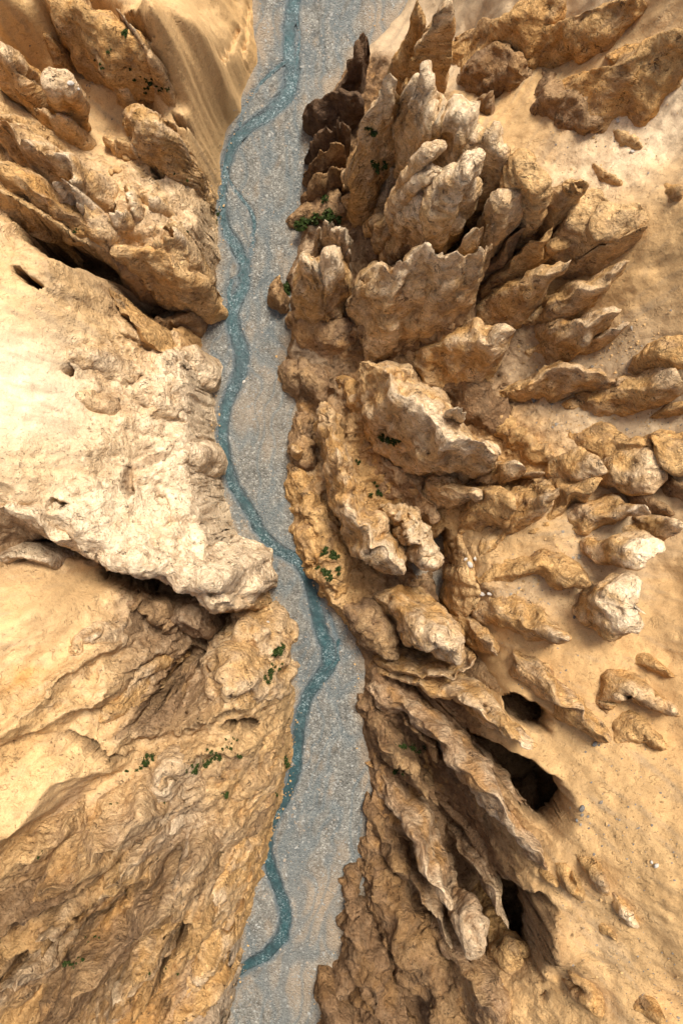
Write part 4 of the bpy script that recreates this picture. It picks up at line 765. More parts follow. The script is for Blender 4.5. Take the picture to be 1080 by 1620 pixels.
rock('rock_fin', 'orange streaked fin with pale hanging tip left of the black slot', FIN, [(590,1225,3,16),(625,1270,9,24),(660,1325,16,28),(690,1390,21,28),(712,1448,24,16)], UMBER*1.25, CREAM, .04, .7, .8, flare=.4, bleach=.5, orange=.9, group=G3)
rock('rock_fin', 'dark ribbed fin along the gravel below the scalloped fin', FIN, [(585,1275,3,12),(605,1320,6,22),(628,1370,10,22),(645,1405,12,14)], BROWN, TAN, .15, .8, 1.1, bleach=.25, orange=.2, group=G3)
rock('rock_fin', 'grey-tan fin hanging inside the black slot', FIN, [(735,1350,12,12),(760,1390,19,20),(785,1435,25,24),(806,1476,26,16)], UMBER*1.1, CREAM, .05, .7, .8, bleach=.4, orange=.3, group=G3)
rock('rock_fin', 'short fin with rounded tips between the streaked fin and the slot fin', FIN, [(715,1415,13,12),(735,1455,19,20),(755,1500,23,20)], UMBER*1.2, CREAM, .08, .7, .9, bleach=.4, orange=.4, group=G3)
rock('rock_fin', 'thin tan fin hanging beneath the orange streaked fin', FIN, [(650,1400,10,12),(690,1450,15,16),(718,1500,17,12)], UMBER, CREAM, .1, .7, .8, bleach=.4, orange=.5, group=G3)
rock('rock_buttress', 'big brown buttress along the lower river edge', 'buttress', [(583,1340,2.5,14),(605,1410,6,34),(640,1490,11,44),(690,1575,16,44),(725,1650,18,40)], BROWN, TAN, .10, 1.5, 1.3, flare=.3, bleach=.15, orange=.5)
rock('rock_buttress', 'dark orange stained buttress at the bottom edge right of the gravel', 'buttress', [(568,1385,1.5,7),(556,1440,3.5,16),(566,1500,7,30),(590,1570,11,40),(620,1660,13,40)], BROWN, UMBER, .12, 1.6, 1.3, flare=.3, bleach=.15, orange=.6)
rock('rock_buttress', 'small brown toe in the gravel at the bottom edge', 'buttress', [(506,1560,4,10),(520,1600,6,20),(535,1660,8,26)], BROWN, UMBER, .1, .9, .7, bleach=.15, orange=.5)
rock('rock_fin', 'brown rib below the open cave at the lower right', FIN, [(690,1500,12,18),(735,1545,18,26),(775,1600,22,28),(800,1660,24,26)], UMBER*1.1, SAND, .1, 1.0, .8, bleach=.3, orange=.6)
rock('rock_block', 'rounded tan lumps inside the open cave mouth', BLOCK, [(790,1500,10,20),(820,1515,13,22)], TAN, SAND, .15, .9, .6, bleach=.1)
# --- sand plateau, lower right
rock('rock_fin', 'long curved fin with pale tail crossing the sand above the shafts', FIN, [(835,1056,25,10),(855,1075,29,24),(890,1105,31,26),(930,1145,33,22),(972,1180,35,9)], TAN, CREAM, .04, .5, .5, bleach=.5, orange=.7)
rock('rock_block', 'tan two horned rock in sand near the right edge', BLOCK, [(965,1125,28,14),(1000,1100,33,26),(1035,1115,34,20),(1075,1130,35,12)], TAN, CREAM, .15, .7, .6, bleach=.4, orange=.7)
rock('rock_fin', 'thin lens of rock in the sand above the two horned rock', FIN, [(1008,1050,29,7),(1040,1056,32,12),(1070,1070,32,7)], TAN, SAND, .05, .5, .4, bleach=.3)
rock('rock_block', 'low crumbly brown rise under the two horned rock', BLOCK, [(985,1170,29,14),(1020,1165,32,22),(1055,1185,34,14)], TAN, SAND, .15, 1.0, .5, bleach=.3, orange=.3)
rock('rock_lobe', 'first small rounded stone lobe from the longest fin on the sand', 'rock lobe', [(872,1398,33,10),(884,1404,33,10)], TAN, SAND, .04, .5, .4, bleach=.2, orange=.4)
rock('rock_lobe', 'taller oval lobe, second from the longest fin on the sand', 'rock lobe', [(900,1385,33,12),(908,1405,36,15),(922,1425,35,12)], TAN, SAND, .04, .5, .5, bleach=.2, orange=.5)
rock('rock_lobe', 'hollowed upright lobe, third in the row on the sand', 'rock lobe', [(938,1370,35,12),(950,1390,38,15),(962,1420,37,14)], TAN, CREAM, .08, .6, .7, bleach=.3, orange=.5)
rock('rock_lobe', 'orange lobe with white droppings-like tip ending the row on the sand', 'rock lobe', [(978,1425,35,11),(992,1445,38,14),(1010,1468,38,9)], TAN, CREAM*1.25, .08, .6, .6, bleach=1.0, orange=.8)
rock('rock_lobe', 'flat grey-orange stone half buried below the row of lobes', 'rock lobe', [(960,1480,34,10),(972,1488,35,12)], TAN, SAND, .04, .5, .4, bleach=.2)
rock('rock_hump', 'orange half buried hump in sand near the bottom edge', 'rock hump', [(915,1555,30,14),(930,1580,33,24),(950,1610,34,18)], TAN, SAND, .06, .7, .5, bleach=.2, orange=.8)
rock('rock_hump', 'tan half buried hump at the bottom right corner', 'rock hump', [(1020,1605,36,12),(1050,1625,39,18)], TAN, SAND, .06, .7, .5, bleach=.2, orange=.6)
rock('rock_hump', 'low brown hump beside the track marks in the upper right sand', 'rock hump', [(940,258,24,5),(965,272,26,9),(985,288,26,6)], SAND, SAND, .06, .6, .4, bleach=.1, orange=.3)
rock('rock_hump', 'low ragged ledge in the pale sand, upper right', 'rock hump', [(975,205,25,5),(995,212,27,9),(1015,230,27,6)], SAND, SAND, .15, .7, .5, bleach=.2, orange=.3)
rock('rock_hump', 'small brown knuckle at the right edge of the upper sand', 'rock hump', [(1060,290,31,10),(1085,300,34,14)], TAN, SAND, .06, .6, .4, bleach=.1, orange=.5)
# --- top edge formations
rock('rock_pillar', 'tall orange pillar with white crest at the top edge, right one of a pair', 'rock pillar', [(665,118,10,12),(675,85,20,18),(688,45,31,24),(700,0,38,24),(705,-25,38,20)], TAN, CREAM, .05, .7, .7, bleach=.6, orange=.9)
rock('rock_pillar', 'slimmer orange pillar at the top edge, left one of a pair', 'rock pillar', [(640,105,7,9),(648,70,16,13),(660,25,26,16),(672,-25,33,16)], TAN, SAND, .04, .7, .7, bleach=.4, orange=.9)
rock('rock_wall', 'dark orange overhanging wall behind the sand gap at the top edge', 'rock wall', [(722,60,8,14),(755,42,13,26),(800,22,18,40),(850,5,22,42),(890,-20,26,36)], TAN, SAND, .05, .9, .6, bleach=.2, orange=.6)
rock('rock_wall', 'brown pitted face sloping into the dark jumble, top right', 'rock wall', [(745,85,11,18),(785,75,18,28),(820,90,19,26),(840,108,17,14)], UMBER, TAN, .08, 1.1, .6, bleach=.2, orange=.5)
rock('rock_wall', 'long orange wall with level shadowed foot along the top edge', 'rock wall', [(850,48,20,12),(900,30,25,18),(960,10,29,22),(1020,-15,33,24)], TAN, SAND, .05, .9, .6, bleach=.3, orange=.9)
rock('rock_fin', 'great shark fin shaped orange peak in the top right corner', FIN, [(890,135,20,14),(930,118,24,26),(980,95,29,34),(1035,62,35,36),(1095,50,37,40)], TAN, SAND, .07, .7, .6, flare=.5, bleach=.35, orange=.95)
rock('rock_block', 'dark brown skirt of rubble below the shark fin peak', BLOCK, [(865,110,18,16),(885,140,21,26),(920,165,23,26),(955,180,25,16)], UMBER, TAN, .18, 1.1, .7, bleach=.2, orange=.4)
rock('rock_block', 'blackish jumbled rock beside the grey sand gap, upper right', BLOCK, [(755,125,11,14),(778,118,14,18),(800,128,15,14)], BROWN, UMBER, .3, 1.1, .7, bleach=.1, orange=.1)
rock('rock_block', 'small brown tooth between jumbled rock and upper sand', BLOCK, [(760,165,13,9),(772,145,16,11),(782,170,15,8)], UMBER, SAND, .3, .9, .6, bleach=.2, orange=.1)
# --- west bank, top
rock('rock_slab', 'huge orange slab sloping from the top left edge down to bushes', 'rock slab', [(70,-15,25,20),(120,5,29,30),(175,38,29,36),(216,66,27,28),(238,88,25,15)], TAN, SAND, .04, .6, .6, p=.6, bleach=.2, orange=.9, flare=.25)
rock('rock_rib', 'pale knotted rib along the right edge of the huge orange slab', 'rock rib', [(185,10,29,10),(205,40,29,13),(232,75,28,15),(252,105,26,14),(262,120,24,8)], TAN, CREAM, .12, .9, .7, bleach=.7, orange=.6)
rock('boulder', 'lone round tan boulder on sand at upper left', 'boulder', [(72,56,20,12),(82,62,20,12)], TAN, TAN, .05, .6, .3, bleach=.2, orange=.3)
rock('rock_block', 'cracked pale lump among bushes at the toe of the huge slab', BLOCK, [(180,105,20,12),(188,120,22,16),(200,130,20,12)], SAND, CREAM, .1, 1.0, .6, bleach=.5, orange=.2)
rock('rock_block', 'orange headland with white nose at the upper left edge', BLOCK, [(-20,60,29,22),(10,85,29,24),(35,115,26,18),(48,130,22,11)], TAN, CREAM, .08, .8, .6, bleach=.5, orange=.8)
rock('rock_fin', 'orange upright fin with white top standing on upper left sand', FIN, [(118,188,17,9),(105,160,22,15),(92,135,26,16),(78,110,28,13)], TAN, CREAM, .06, .7, .6, bleach=.7, orange=.8)
rock('rock_fin', 'low tan ledge crossing the foot of the orange upright fin', FIN, [(45,172,20,7),(75,180,22,12),(110,192,21,12),(128,200,18,7)], TAN, CREAM, .12, .9, .6, bleach=.4)
rock('rock_block', 'layered block with orange upper slab and pale crumbled lower step', BLOCK, [(198,172,20,12),(225,180,25,26),(258,198,25,28),(285,215,21,14)], TAN, CREAM, .08, .9, .6, p=.55, bleach=.5, orange=.7, strata=1.0)
rock('rock_block', 'pale crumbled step in front of the layered block', BLOCK, [(168,212,18,9),(200,222,20,17),(240,228,20,18),(275,228,18,12)], SAND, CREAM, .15, 1.1, .6, bleach=.6, orange=.2)
rock('rock_ridge', 'long cream pitted ridge slanting down from the left edge', RIDGE, [(-20,180,33,16),(25,205,33,20),(65,235,32,20),(100,252,31,20),(116,290,29,15),(132,325,27,15),(150,358,25,13)], SAND, CREAM, .09, 1.2, .6, flare=.5, bleach=.95, orange=.5)
rock('rock_ridge', 'orange ridge with white edge below the long cream ridge', RIDGE, [(-20,252,34,20),(25,276,33,24),(65,303,31,22),(105,330,28,17),(140,355,25,12)], TAN, CREAM, .08, .9, .6, flare=.5, bleach=.6, orange=.9)
rock('rock_ridge', 'narrow white arch-like rib between the two slanting ridges', RIDGE, [(85,300,30,8),(95,282,31,9),(108,288,31,9),(118,315,29,9)], CREAM, CREAM, .12, .9, .5, bleach=.8, orange=.2)
rock('rock_block', 'white horned knob in the crumbled basin, left of its pair', BLOCK, [(170,350,23,9),(178,338,25,11),(195,330,24,9)], SAND, CREAM, .25, .9, .6, bleach=.9, orange=.4, group=G4)
rock('rock_block', 'white curled knob in the crumbled basin, right of its pair', BLOCK, [(202,290,20,8),(208,315,23,11),(212,335,23,9)], SAND, CREAM, .2, .9, .6, bleach=.9, orange=.3, group=G4)
rock('rock_block', 'small pale plate lying right of the curled white knob', BLOCK, [(225,305,20,7),(240,312,22,11),(255,312,20,7)], SAND, CREAM, .15, .9, .5, bleach=.7, orange=.3, group=G4)
rock('rock_block', 'cream rough patch above the rounded buttress on the west bank', BLOCK, [(262,350,19,13),(275,368,21,15),(255,385,21,16),(232,392,21,16)], SAND, CREAM, .2, 1.2, .5, bleach=.8, orange=.2, group=G4)
rock('rock_buttress', 'rounded orange buttress above the dark gully on the west bank', 'buttress', [(180,385,22,14),(220,395,22,24),(262,412,21,30),(300,430,17,28),(324,440,11,16)], SAND, SAND, .03, .7, .6, flare=.2, bleach=.2, orange=.8)
rock('rock_fin', 'smooth grey-brown rib sliding into the gully from the left', FIN, [(168,450,20,9),(195,490,17,18),(225,525,13,22),(245,548,10,13)], TAN, SAND, .03, .5, .4, bleach=.2, orange=.2)
rock('rock_block', 'brown layered rocks plugging the gully mouth beside the gravel', BLOCK, [(235,512,7,16),(268,503,8,16),(300,498,6,14),(316,500,3,8)], UMBER, TAN, .15, .9, .8, bleach=.2, orange=.2)
rock('rock_block', 'crumbly tan lump at the edge of the smooth pale plateau', BLOCK, [(108,565,30,12),(135,560,29,20),(165,575,27,26),(188,592,24,16)], TAN, CREAM, .15, 1.1, .6, bleach=.6, orange=.4, rel=.38)
rock('rock_block', 'pale angular headland above the gravel, south of the gully', BLOCK, [(250,585,21,15),(275,568,23,22),(300,572,21,22),(314,600,19,18)], CREAM, CREAM, .05, .9, .5, p=.55, bleach=.5, orange=.2, rel=.38)
rock('rock_block', 'cream knobs on the plateau behind the pale angular headland', BLOCK, [(200,620,25,18),(230,612,26,24),(258,628,25,22),(240,650,25,18)], SAND, CREAM, .12, 1.1, .5, bleach=.8, orange=.3, rel=.38)
rock('rock_block', 'orange stained hump between the plateau knobs and the smooth sand', BLOCK, [(118,625,29,12),(150,635,28,18),(180,628,26,14)], TAN, SAND, .08, .8, .5, bleach=.2, orange=.9, rel=.38)
rock('rock_slab', 'flat pale slab above the hooked shadow on the plateau', 'rock slab', [(275,730,24,16),(295,715,24,22),(310,740,23,20)], CREAM, CREAM, .03, .6, .4, p=.5, bleach=.4, orange=.1, rel=.38)
rock('rock_slab', 'pale plate in the crook of the hooked plateau shadow', 'rock slab', [(215,765,27,12),(240,748,28,18),(262,742,27,12)], CREAM, CREAM, .06, .9, .5, bleach=.5, orange=.1, rel=.38)
rock('rock_ridge', 'crumbled white plateau rim from the left edge to the black joint', RIDGE, [(-10,795,34,16),(40,812,32,18),(80,835,31,20),(115,858,30,16),(145,880,28,10)], CREAM, CREAM, .08, 1.2, .6, bleach=.8, orange=.2)
rock('rock_ridge', 'broad white plateau prow overhanging the dark gully by the river', RIDGE, [(165,880,25,12),(215,890,25,20),(275,908,24,28),(335,925,22,34),(385,930,20,30),(405,936,19,18)], CREAM, CREAM, .03, .8, .5, flare=.2, p=.5, bleach=.6, orange=.15)
rock('rock_block', 'grey-cream ledge in shade under the plateau rim at left edge', BLOCK, [(-5,880,25,9),(25,878,26,12),(60,885,25,12),(80,895,23,8)], GREYB, CREAM, .12, 1.0, .6, bleach=.6, orange=.1)
rock('boulder', 'big dark rounded boulder jammed under the white prow', 'boulder', [(262,978,15,24),(290,985,17,34),(318,998,16,22)], UMBER, GREYB, .05, .9, .5, bleach=.2, orange=.05)
rock('rock_block', 'dark brown slope of rubble left of the jammed boulder', BLOCK, [(205,960,17,14),(235,975,18,24),(260,1000,16,22)], UMBER, TAN, .12, 1.1, .6, bleach=.2, orange=.1)
rock('rock_ridge', 'cream cusped ridge on sand left of the dark rubble', RIDGE, [(115,1040,26,8),(128,1015,28,12),(150,1020,27,13),(172,1000,25,12),(190,985,22,8)], SAND, CREAM, .2, 1.0, .6, bleach=.7, orange=.3, rel=.38)
rock('rock_fin', 'smooth tan fin above the dark fluted gully, lower left', FIN, [(160,1140,22,12),(190,1105,22,18),(225,1070,19,20),(258,1040,15,14)], TAN, CREAM, .06, .9, .7, bleach=.4, orange=.3)
rock('rock_fin', 'first dark finger from the left in the fluted gully', FIN, [(215,1150,17,10),(240,1115,16,13),(268,1080,13,10)], UMBER, SAND, .12, .8, .7, bleach=.3, orange=.2)
rock('rock_fin', 'middle dark finger in the fluted gully', FIN, [(255,1125,16,8),(270,1095,15,10),(292,1060,11,9)], UMBER, TAN, .12, .8, .7, bleach=.3, orange=.1)
rock('rock_fin', 'right dark finger in the fluted gully under the jammed boulder', FIN, [(272,1125,16,8),(288,1095,15,9),(305,1060,11,8)], UMBER, TAN, .12, .8, .7, bleach=.3, orange=.1)
rock('rock_block', 'furrowed grey-tan shoulder beside the gravel, south of the prow', BLOCK, [(340,1020,13,20),(375,1015,16,34),(410,1030,13,36),(432,1060,9,26)], TAN, CREAM, .08, 1.2, .8, bleach=.4, orange=.1, rel=.38)
rock('rock_block', 'pale furrowed shoulder above the round black holes', BLOCK, [(330,1100,17,24),(370,1090,18,36),(410,1100,14,34),(438,1110,9,20)], SAND, CREAM, .07, 1.2, .7, bleach=.5, orange=.1, rel=.38)
rock('rock_block', 'tan spur below the round black holes by the stream', BLOCK, [(395,1200,15,16),(420,1190,13,22),(440,1185,8,16)], TAN, SAND, .08, 1.0, .7, bleach=.3, orange=.4, rel=.38)
rock('rock_block', 'crumbled grey boulder heap left of the dotted bushes', BLOCK, [(245,1265,21,18),(262,1232,22,22),(290,1235,20,20),(300,1265,19,18)], GREYB, CREAM, .2, 1.2, .6, bleach=.5, orange=.1, rel=.38)
rock('rock_block', 'white faced knob under the crumbled grey boulder heap', BLOCK, [(262,1318,21,12),(280,1305,22,18),(300,1298,20,12)], CREAM, CREAM, .12, 1.0, .5, bleach=.7, orange=.1, rel=.38)
rock('rock_block', 'rounded grey-brown outcrop right of the dotted bushes', BLOCK, [(325,1235,18,22),(350,1215,18,26),(385,1230,15,26),(375,1260,15,24)], GREYB, SAND, .15, 1.1, .6, bleach=.4, orange=.2, rel=.38)
rock('rock_spur', 'smooth pale spur with straight orange edge down to the stream', 'rock spur', [(385,1290,13,16),(405,1260,12,20),(425,1225,9,20)], SAND, CREAM, .04, .8, .7, bleach=.4, orange=.5)
rock('rock_ridge', 'long tan ridge slanting from the lower left edge toward the boulder heap', RIDGE, [(60,1425,27,16),(110,1390,26,20),(165,1345,25,22),(215,1310,24,20),(245,1290,22,12)], TAN, SAND, .06, .9, .8, flare=.5, bleach=.3, orange=.7)
rock('rock_ridge', 'orange-tan ridge with sharp pale edge below the long tan ridge', RIDGE, [(40,1520,27,14),(80,1480,26,18),(130,1440,24,20),(190,1390,22,20),(235,1340,21,14)], TAN, CREAM, .05, .8, .8, flare=.5, bleach=.4, orange=.7)
rock('rock_ridge', 'smooth tan rib at the far left edge, lower part', RIDGE, [(-20,1400,32,18),(30,1370,30,20),(75,1330,29,16),(105,1300,28,8)], SAND, SAND, .04, .8, .7, bleach=.3, orange=.5)
rock('rock_ridge', 'orange rib in the bottom left corner', RIDGE, [(-20,1590,28,22),(30,1560,26,24),(75,1530,24,18),(100,1500,22,10)], TAN, CREAM, .05, .8, .8, bleach=.3, orange=.8)
rock('rock_ridge', 'brown stained rib at the bottom edge, left', RIDGE, [(60,1650,22,18),(105,1600,22,22),(150,1550,20,22),(200,1500,18,18),(240,1465,17,12)], UMBER, SAND, .06, .9, .8, bleach=.2, orange=.6)
rock('rock_ridge', 'pale orange rib at the bottom edge, middle left', RIDGE, [(150,1650,20,18),(185,1600,20,22),(215,1560,18,20),(245,1520,17,14)], TAN, CREAM, .06, .9, .8, bleach=.4, orange=.8)
rock('rock_fin', 'dark upright slab in the cleft of the lower west bank', FIN, [(215,1420,19,10),(238,1385,21,15),(262,1350,20,13),(285,1330,17,8)], UMBER, TAN, .08, .8, .7, bleach=.2, orange=.2)
rock('rock_fin', 'smooth tan buttress with rippled flank right of the dark slab', FIN, [(270,1470,17,16),(285,1420,19,22),(300,1375,19,20),(315,1340,17,12)], TAN, SAND, .06, .9, .8, bleach=.3, orange=.4)
rock('rock_fin', 'pale knobby rib above the gravel, lower west bank', FIN, [(330,1480,14,16),(345,1430,16,22),(362,1380,14,20),(380,1340,12,14)], TAN, CREAM, .1, 1.0, .7, bleach=.5, orange=.3)
rock('rock_fin', 'thin tan rib dropping straight to the gravel bend', FIN, [(365,1500,8,10),(378,1440,9,13),(395,1385,8,12),(412,1340,6,8)], TAN, SAND, .05, .8, .8, bleach=.3, orange=.3)
rock('rock_block', 'crumbled tan outcrop near the bottom edge beside the stream end', BLOCK, [(300,1560,15,20),(325,1530,15,26),(350,1500,12,20),(360,1480,10,10)], TAN, CREAM, .12, 1.1, .8, bleach=.5, orange=.3)
rock('rock_fin', 'orange slab fin at the bottom edge beside the last gravel', FIN, [(270,1640,15,18),(300,1610,15,22),(335,1585,12,20),(358,1565,8,12)], TAN, CREAM, .07, .9, .8, bleach=.3, orange=.6)
rock('rock_fin', 'brown knuckled fin in the middle of the lower west bank', FIN, [(200,1500,18,12),(230,1475,20,18),(262,1450,19,18),(290,1425,17,10)], TAN, SAND, .1, 1.0, .7, bleach=.3, orange=.5)

# ------------------------------------------------------------------ placement on whatever surface a sight line meets
bpy.context.view_layer.update()
DEPS = bpy.context.evaluated_depsgraph_get()
def surface(px, py):
    x, y = wpt(px, py, 0)
    d = Vector((x, y, 0)) - Vector((0, 0, H)); ok, loc, nor, _, ob, _ = scene.ray_cast(DEPS, Vector((0, 0, H)), d.normalized())
    return loc if ok else Vector((x, y, 0))

# ------------------------------------------------------------------ shrubs
m, nt, b = new_mat("shrub_leaf")
ri = node(nt, 'ShaderNodeAttribute', attribute_name='tint').outputs['Color']
nt.links.new(ri, b.inputs['Base Color']); b.inputs['Roughness'].default_value = .8; b.inputs['Specular IOR Level'].default_value = .08
LEAF = m
def shrub_mesh(seed, n):
    r = np.random.RandomState(seed); V = []; F = []; T = []
    lob = r.normal(size=(5, 3)) * .42; lob[:, 2] = np.abs(lob[:, 2]) * .5 + .25
    for i in range(n):
        k = lob[r.randint(5)]; d = r.normal(size=3); d /= np.linalg.norm(d); c = k + d * (.42 * r.rand() ** .4); c[2] = max(c[2], .02)
        a = r.normal(size=3); a /= np.linalg.norm(a); b_ = np.cross(a, d); b_ /= np.linalg.norm(b_) + 1e-9; s = .19 * r.uniform(.7, 1.4)
        j = len(V); V += [c - a * s, c + b_ * s * .5, c + a * s, c - b_ * s * .5]; F.append((j, j + 1, j + 2, j + 3))
        g = r.uniform(.55, 1.35); y = r.rand() < .12; T += [((.075, .085, .03) if y else (.026, .040, .008))] * 4; T[-4:] = [tuple(np.array(t) * g) for t in T[-4:]]
    o = make_obj("shrub", np.array(V), np.array(F), LEAF, {'tint': np.array(T)}, smooth=False)
    me = o.data; bpy.data.objects.remove(o); return me
SH = [shrub_mesh(50 + i, 220) for i in range(5)]
def shrubs(label, group, lst):
    for i, (px, py, r) in enumerate(lst):
        p = surface(px, py); o = bpy.data.objects.new("shrub", SH[(int(px) * 7 + int(py)) % 5]); col.objects.link(o)
        k = r * (H - p.z) / H / S * 1.55
        o.location = p - Vector((0, 0, k * .08)); o.scale = (k * random.uniform(.85, 1.2), k * random.uniform(.85, 1.2), k * .8); o.rotation_euler.z = random.uniform(0, 6.28)
        tag(o, label, 'shrub', group)
random.seed(5)
shrubs('tiny dark green bush in the dotted cluster between the orange slab toe and layered block', 'bushes at the toe of the orange slab', [(213,126,2.5),(222,121,2),(232,126,3),(238,132,5),(229,140,3),(236,138,3),(248,136,2),(252,143,3),(258,140,2.5),(265,142,3),(229,146,2),(224,131,2),(244,146,2),(240,124,2)])
shrubs('small dark bush on sand left of the cracked pale lump', 'bushes left of the cracked lump', [(172,82,3),(152,96,3),(161,107,3),(160,102,2)])
shrubs('dark bush against the right side of the cracked pale lump', None, [(204,111,5)])
shrubs('dark bush in the hollow of the pale knotted rib', None, [(197,53,5)])
shrubs('speck of bush on the crumbled basin beside the upper river bank', 'bushes on the crumbled basin', [(278,273,2),(296,286,2.5),(297,365,2),(290,270,1.5),(344,338,2.5),(343,350,2)])
shrubs('speck of bush above the end of the long black crack', 'bushes above the black crack', [(118,366,2.5),(122,362,1.8)])
shrubs('leafy green patch on the shaded ledge below the stepped dark slabs', 'green ledge below the dark slabs', [(505,345,13),(488,358,10),(520,336,11),(498,352,9),(480,352,7),(530,345,7)])
shrubs('green tuft in the hollow behind the tall smooth wall', 'tufts behind the smooth wall', [(588,212,7),(584,204,5),(597,262,8),(592,255,5),(604,268,5)])
shrubs('green streak of bush behind the small brown knob by the gravel', 'bush behind the brown knob', [(454,450,6),(455,462,6)])
shrubs('upper green mat on the stepped foot beside the stream', 'upper green mat by the stream', [(516,874,6),(526,876,7),(534,880,4.5),(508,878,4)])
shrubs('lower green mat on the stepped foot beside the stream', 'lower green mat by the stream', [(512,904,6),(524,906,7),(535,905,5.5),(503,900,3.5)])
shrubs('green tuft in the shade under the massive diagonal ridge', 'tufts under the diagonal ridge', [(606,690,6),(616,692,8),(626,696,6),(593,768,5),(597,782,6),(565,730,4)])
shrubs('green bush on the furrowed shoulder beside the gravel', 'bushes on the furrowed shoulder', [(438,1032,8),(433,1038,6),(446,1020,4),(422,1076,6),(424,1066,5),(432,1052,3),(440,1060,3),(446,1052,3),(428,1072,4)])
shrubs('dark bush in the elongated clump left of the grey boulder heap', 'elongated bush clump', [(227,1210,6),(234,1203,6),(222,1216,5),(237,1196,4),(243,1202,3)])
shrubs('lone round speck of bush left of the elongated bush clump', None, [(202,1219,3)])
shrubs('round dark bush in the dotted band below the black holes', 'dotted bushes below the holes', [(361,1183,5),(357,1169,2),(371,1169,3),(333,1190,4),(336,1197,3),(344,1191,3),(343,1199,5),(322,1206,5),(328,1207,5),(331,1203,4),(309,1214,6),(311,1221,4),(303,1213,3),(295,1220,2.5),(378,1193,4),(366,1176,2),(351,1187,2)])
shrubs('olive bush on top of the rounded grey-brown outcrop', None, [(355,1255,5)])
shrubs('speck of bush on the lower west slope', 'specks on the lower west slope', [(175,1272,2),(185,1270,1.5),(60,1355,2.5),(67,1347,1.5),(260,1270,2.5)])
shrubs('dark bush on the brown stained rib, bottom left', 'bushes on the brown rib', [(108,1522,5),(113,1526,4),(124,1515,2.5),(130,1520,3),(140,1490,2),(136,1483,2),(118,1530,3),(150,1482,2),(157,1484,2),(122,1524,2)])
shrubs('speck of bush near the end of the lower stream bend', 'specks by the lower bend', [(235,1540,2),(280,1540,2),(262,1532,1.5)])
shrubs('green clump in the scalloped dark fin beside the gravel', 'clumps in the scalloped fin', [(628,1178,6),(640,1184,6),(652,1186,8),(664,1188,5),(636,1222,5),(626,1220,4)])
shrubs('olive bush on the tan spur right above the stream', 'bushes on the tan spur', [(450,1200,5),(451,1212,6),(437,1256,4)])

# ------------------------------------------------------------------ single stones
m, nt, b = new_mat("loose_stone")
at = node(nt, 'ShaderNodeAttribute', attribute_name='tint').outputs['Color']
ps = node(nt, 'ShaderNodeNewGeometry').outputs['Position']
nf = noise(nt, ps, 5, 5, .7)
nt.links.new(mixc(nt, .8, at, mixc(nt, 1.0, at, ramp(nt, nf, [(.3, (.6, .6, .6)), (.7, (1.2, 1.2, 1.2))]), 'MULTIPLY')), b.inputs['Base Color']); b.inputs['Roughness'].default_value = .9
nt.links.new(bump(nt, nf, .8, .2), b.inputs['Normal'])
STONE = m
def stone(label, px, py, r, c, group=None, name='stone', flat=.7, el=1.2):
    p = surface(px, py); sd = int(px * 3 + py); k = .72 * r * (H - p.z) / H / S
    nu, nv = 15, 10
    u = np.linspace(0, 2 * math.pi, nu); v = np.linspace(.02, math.pi - .02, nv); U, Vv = np.meshgrid(u, v, indexing='ij')
    x = np.cos(U) * np.sin(Vv); y = np.sin(U) * np.sin(Vv); z = np.cos(Vv)
    f = 1 + .28 * fbm(x * 1.1 + sd, y * 1.1, z * 1.1, 3) + .35 * (worley(x * 1.1 + sd, y * 1.1, z * 1.1) - .45)
    f[-1] = f[0]; a = sd % 6
    X0 = x * f * el; Y0 = y * f / el
    V = np.stack([X0 * math.cos(a) - Y0 * math.sin(a), X0 * math.sin(a) + Y0 * math.cos(a), z * f * flat + .35 * flat], -1) * k
    o = make_obj(name, V.reshape(-1, 3) + np.array(p), grid_quads(nu, nv), STONE, {'tint': np.tile(np.array(c, float), (nu * nv, 1))}, tuple(p))
    tag(o, label, name, group)
WHT = (.55, .49, .40); BLU = (.16, .15, .13)
for lb, px, py, r in (('larger white stone of the upper trio on the sand rim', 743, 893, 6), ('left white stone of the upper trio on the sand rim', 737, 885, 4.5), ('right white stone of the upper trio on the sand rim', 751, 884, 4), ('big white stone of the lower pair beside the lying fin', 762, 939, 7), ('small white stone of the lower pair beside the lying fin', 774, 939, 5)):
    stone(lb, px, py, r, WHT, 'white stones on the sand rim')
for lb, px, py, r in (('blue-grey stone in the gully mouth near the dark jumble', 843, 632, 5.5), ('larger blue-grey stone right of the large shaft', 920, 1279, 6.5), ('smaller blue-grey stone right of the large shaft', 912, 1298, 4), ('blue-grey stone at the tail of the long curved fin', 940, 1177, 5.5)):
    stone(lb, px, py, r, BLU, 'blue-grey stones on the sand')
for lb, px, py, r in (('pale stone on the lower right sand, the larger of two', 1037, 1369, 5), ('pale stone on the lower right sand, the smaller of two', 1030, 1364, 3.5), ('flat pale stone beside the orange upright fin', 112, 132, 6), ('tiny pale stone beside the orange upright fin', 124, 141, 3.5), ('bright stone on the upper right sand, upper of two', 976, 191, 4), ('bright stone on the upper right sand, lower of two', 999, 240, 4), ('white block at the stream edge below the fork', 386, 604, 3.5), ('grey stone beside the prow at the gravel', 424, 984, 3)):
    stone(lb, px, py, r, WHT, None)
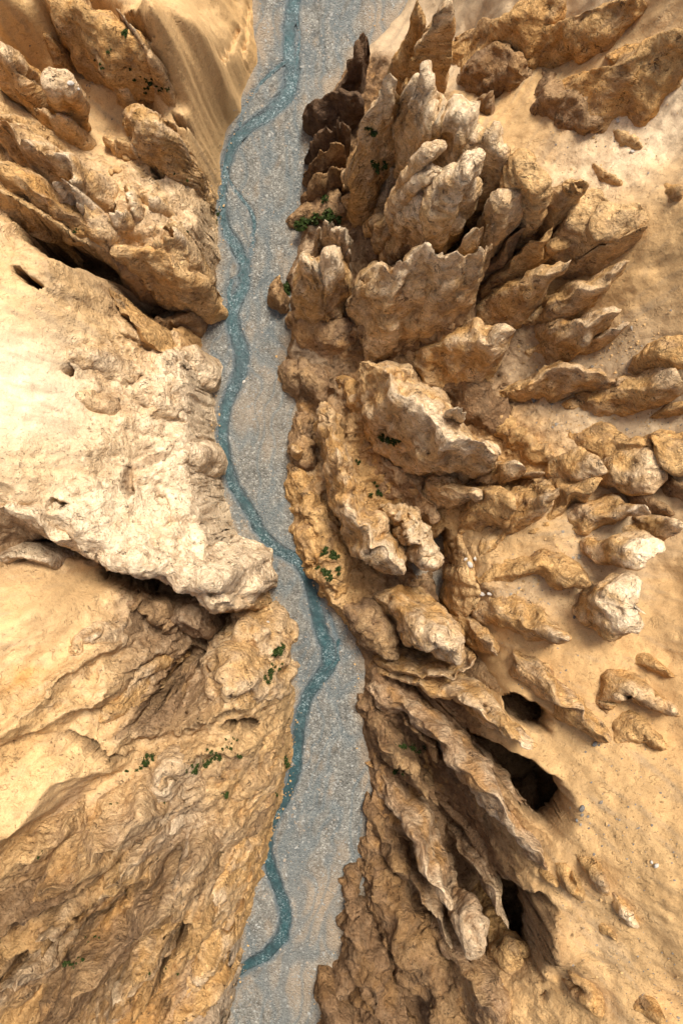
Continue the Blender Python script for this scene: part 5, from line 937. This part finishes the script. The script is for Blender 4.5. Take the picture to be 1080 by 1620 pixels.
for i, (px, py, r) in enumerate(((187,270,8),(176,272,6),(200,248,9))):
    stone(('tan chunk on sand below the pale crumbled step', 'small tan chunk beside the larger one on the sand basin', 'blocky tan chunk right under the pale crumbled step')[i], px, py, r, TAN, 'tan chunks in the sand basin', 'boulder')

# loose chips on the sand (uncountable)
rng = np.random.RandomState(11); spots = []
for px, py, z, rad, n in ((980,560,22,45,260),(900,660,17,55,260),(1050,660,27,35,150),(900,890,22,60,260),(850,560,15,30,90),(840,940,20,40,120),(1000,1320,36,70,260),(940,1450,33,60,160),(1040,1560,37,60,180),(950,220,24,80,160),(150,130,15,60,120),(860,1040,23,50,80),(980,1180,30,50,120),(760,1560,22,40,80)):
    x0, y0 = wpt(px, py, z); R = rad * (H - z) / H / S; q = rng.normal(size=(n, 2)) * R * .6; spots.append(np.stack([x0 + q[:, 0], y0 + q[:, 1]], 1))
bd = np.array(bedw(BED_L[1:-1]) + [(np.nan, np.nan)] + bedw(BED_R[1:-1]))
for a_, b_ in zip(bd[:-1], bd[1:]):
    if np.isnan(a_ + b_).any(): continue
    n_ = int(np.hypot(*(b_ - a_)) * 5); q = a_ + (b_ - a_) * rng.rand(n_, 1) + rng.normal(size=(n_, 2)) * .45; spots.append(q)
sp_ = np.vstack(spots); N = len(sp_); gz = np.maximum(ground(sp_[:, 0], sp_[:, 1]), .1); rad = .05 + .06 * rng.exponential(1, N).clip(0, 4)
o3 = oc[None] * rng.uniform(.6, 1.25, (N, 7, 1)) * rad[:, None, None]
vx = o3[..., 0] + sp_[:, 0:1]; vy = o3[..., 1] + sp_[:, 1:2]; vz = o3[..., 2] + gz[:, None]
tc = np.where((rng.rand(N) < .35)[:, None], np.array((.22, .185, .14)), TAN * .9) * rng.uniform(.6, 1.3, (N, 1))
ch = make_obj("stone_chips", np.stack([vx, vy, vz], -1).reshape(-1, 3), None, STONE, {'tint': np.repeat(tc, 7, 0)}, tris=(np.arange(N)[:, None, None] * 7 + tri[None]).reshape(-1, 3), smooth=False)
tag(ch, 'small loose stone chips strewn over the sand', 'stone chips', kind='stuff')
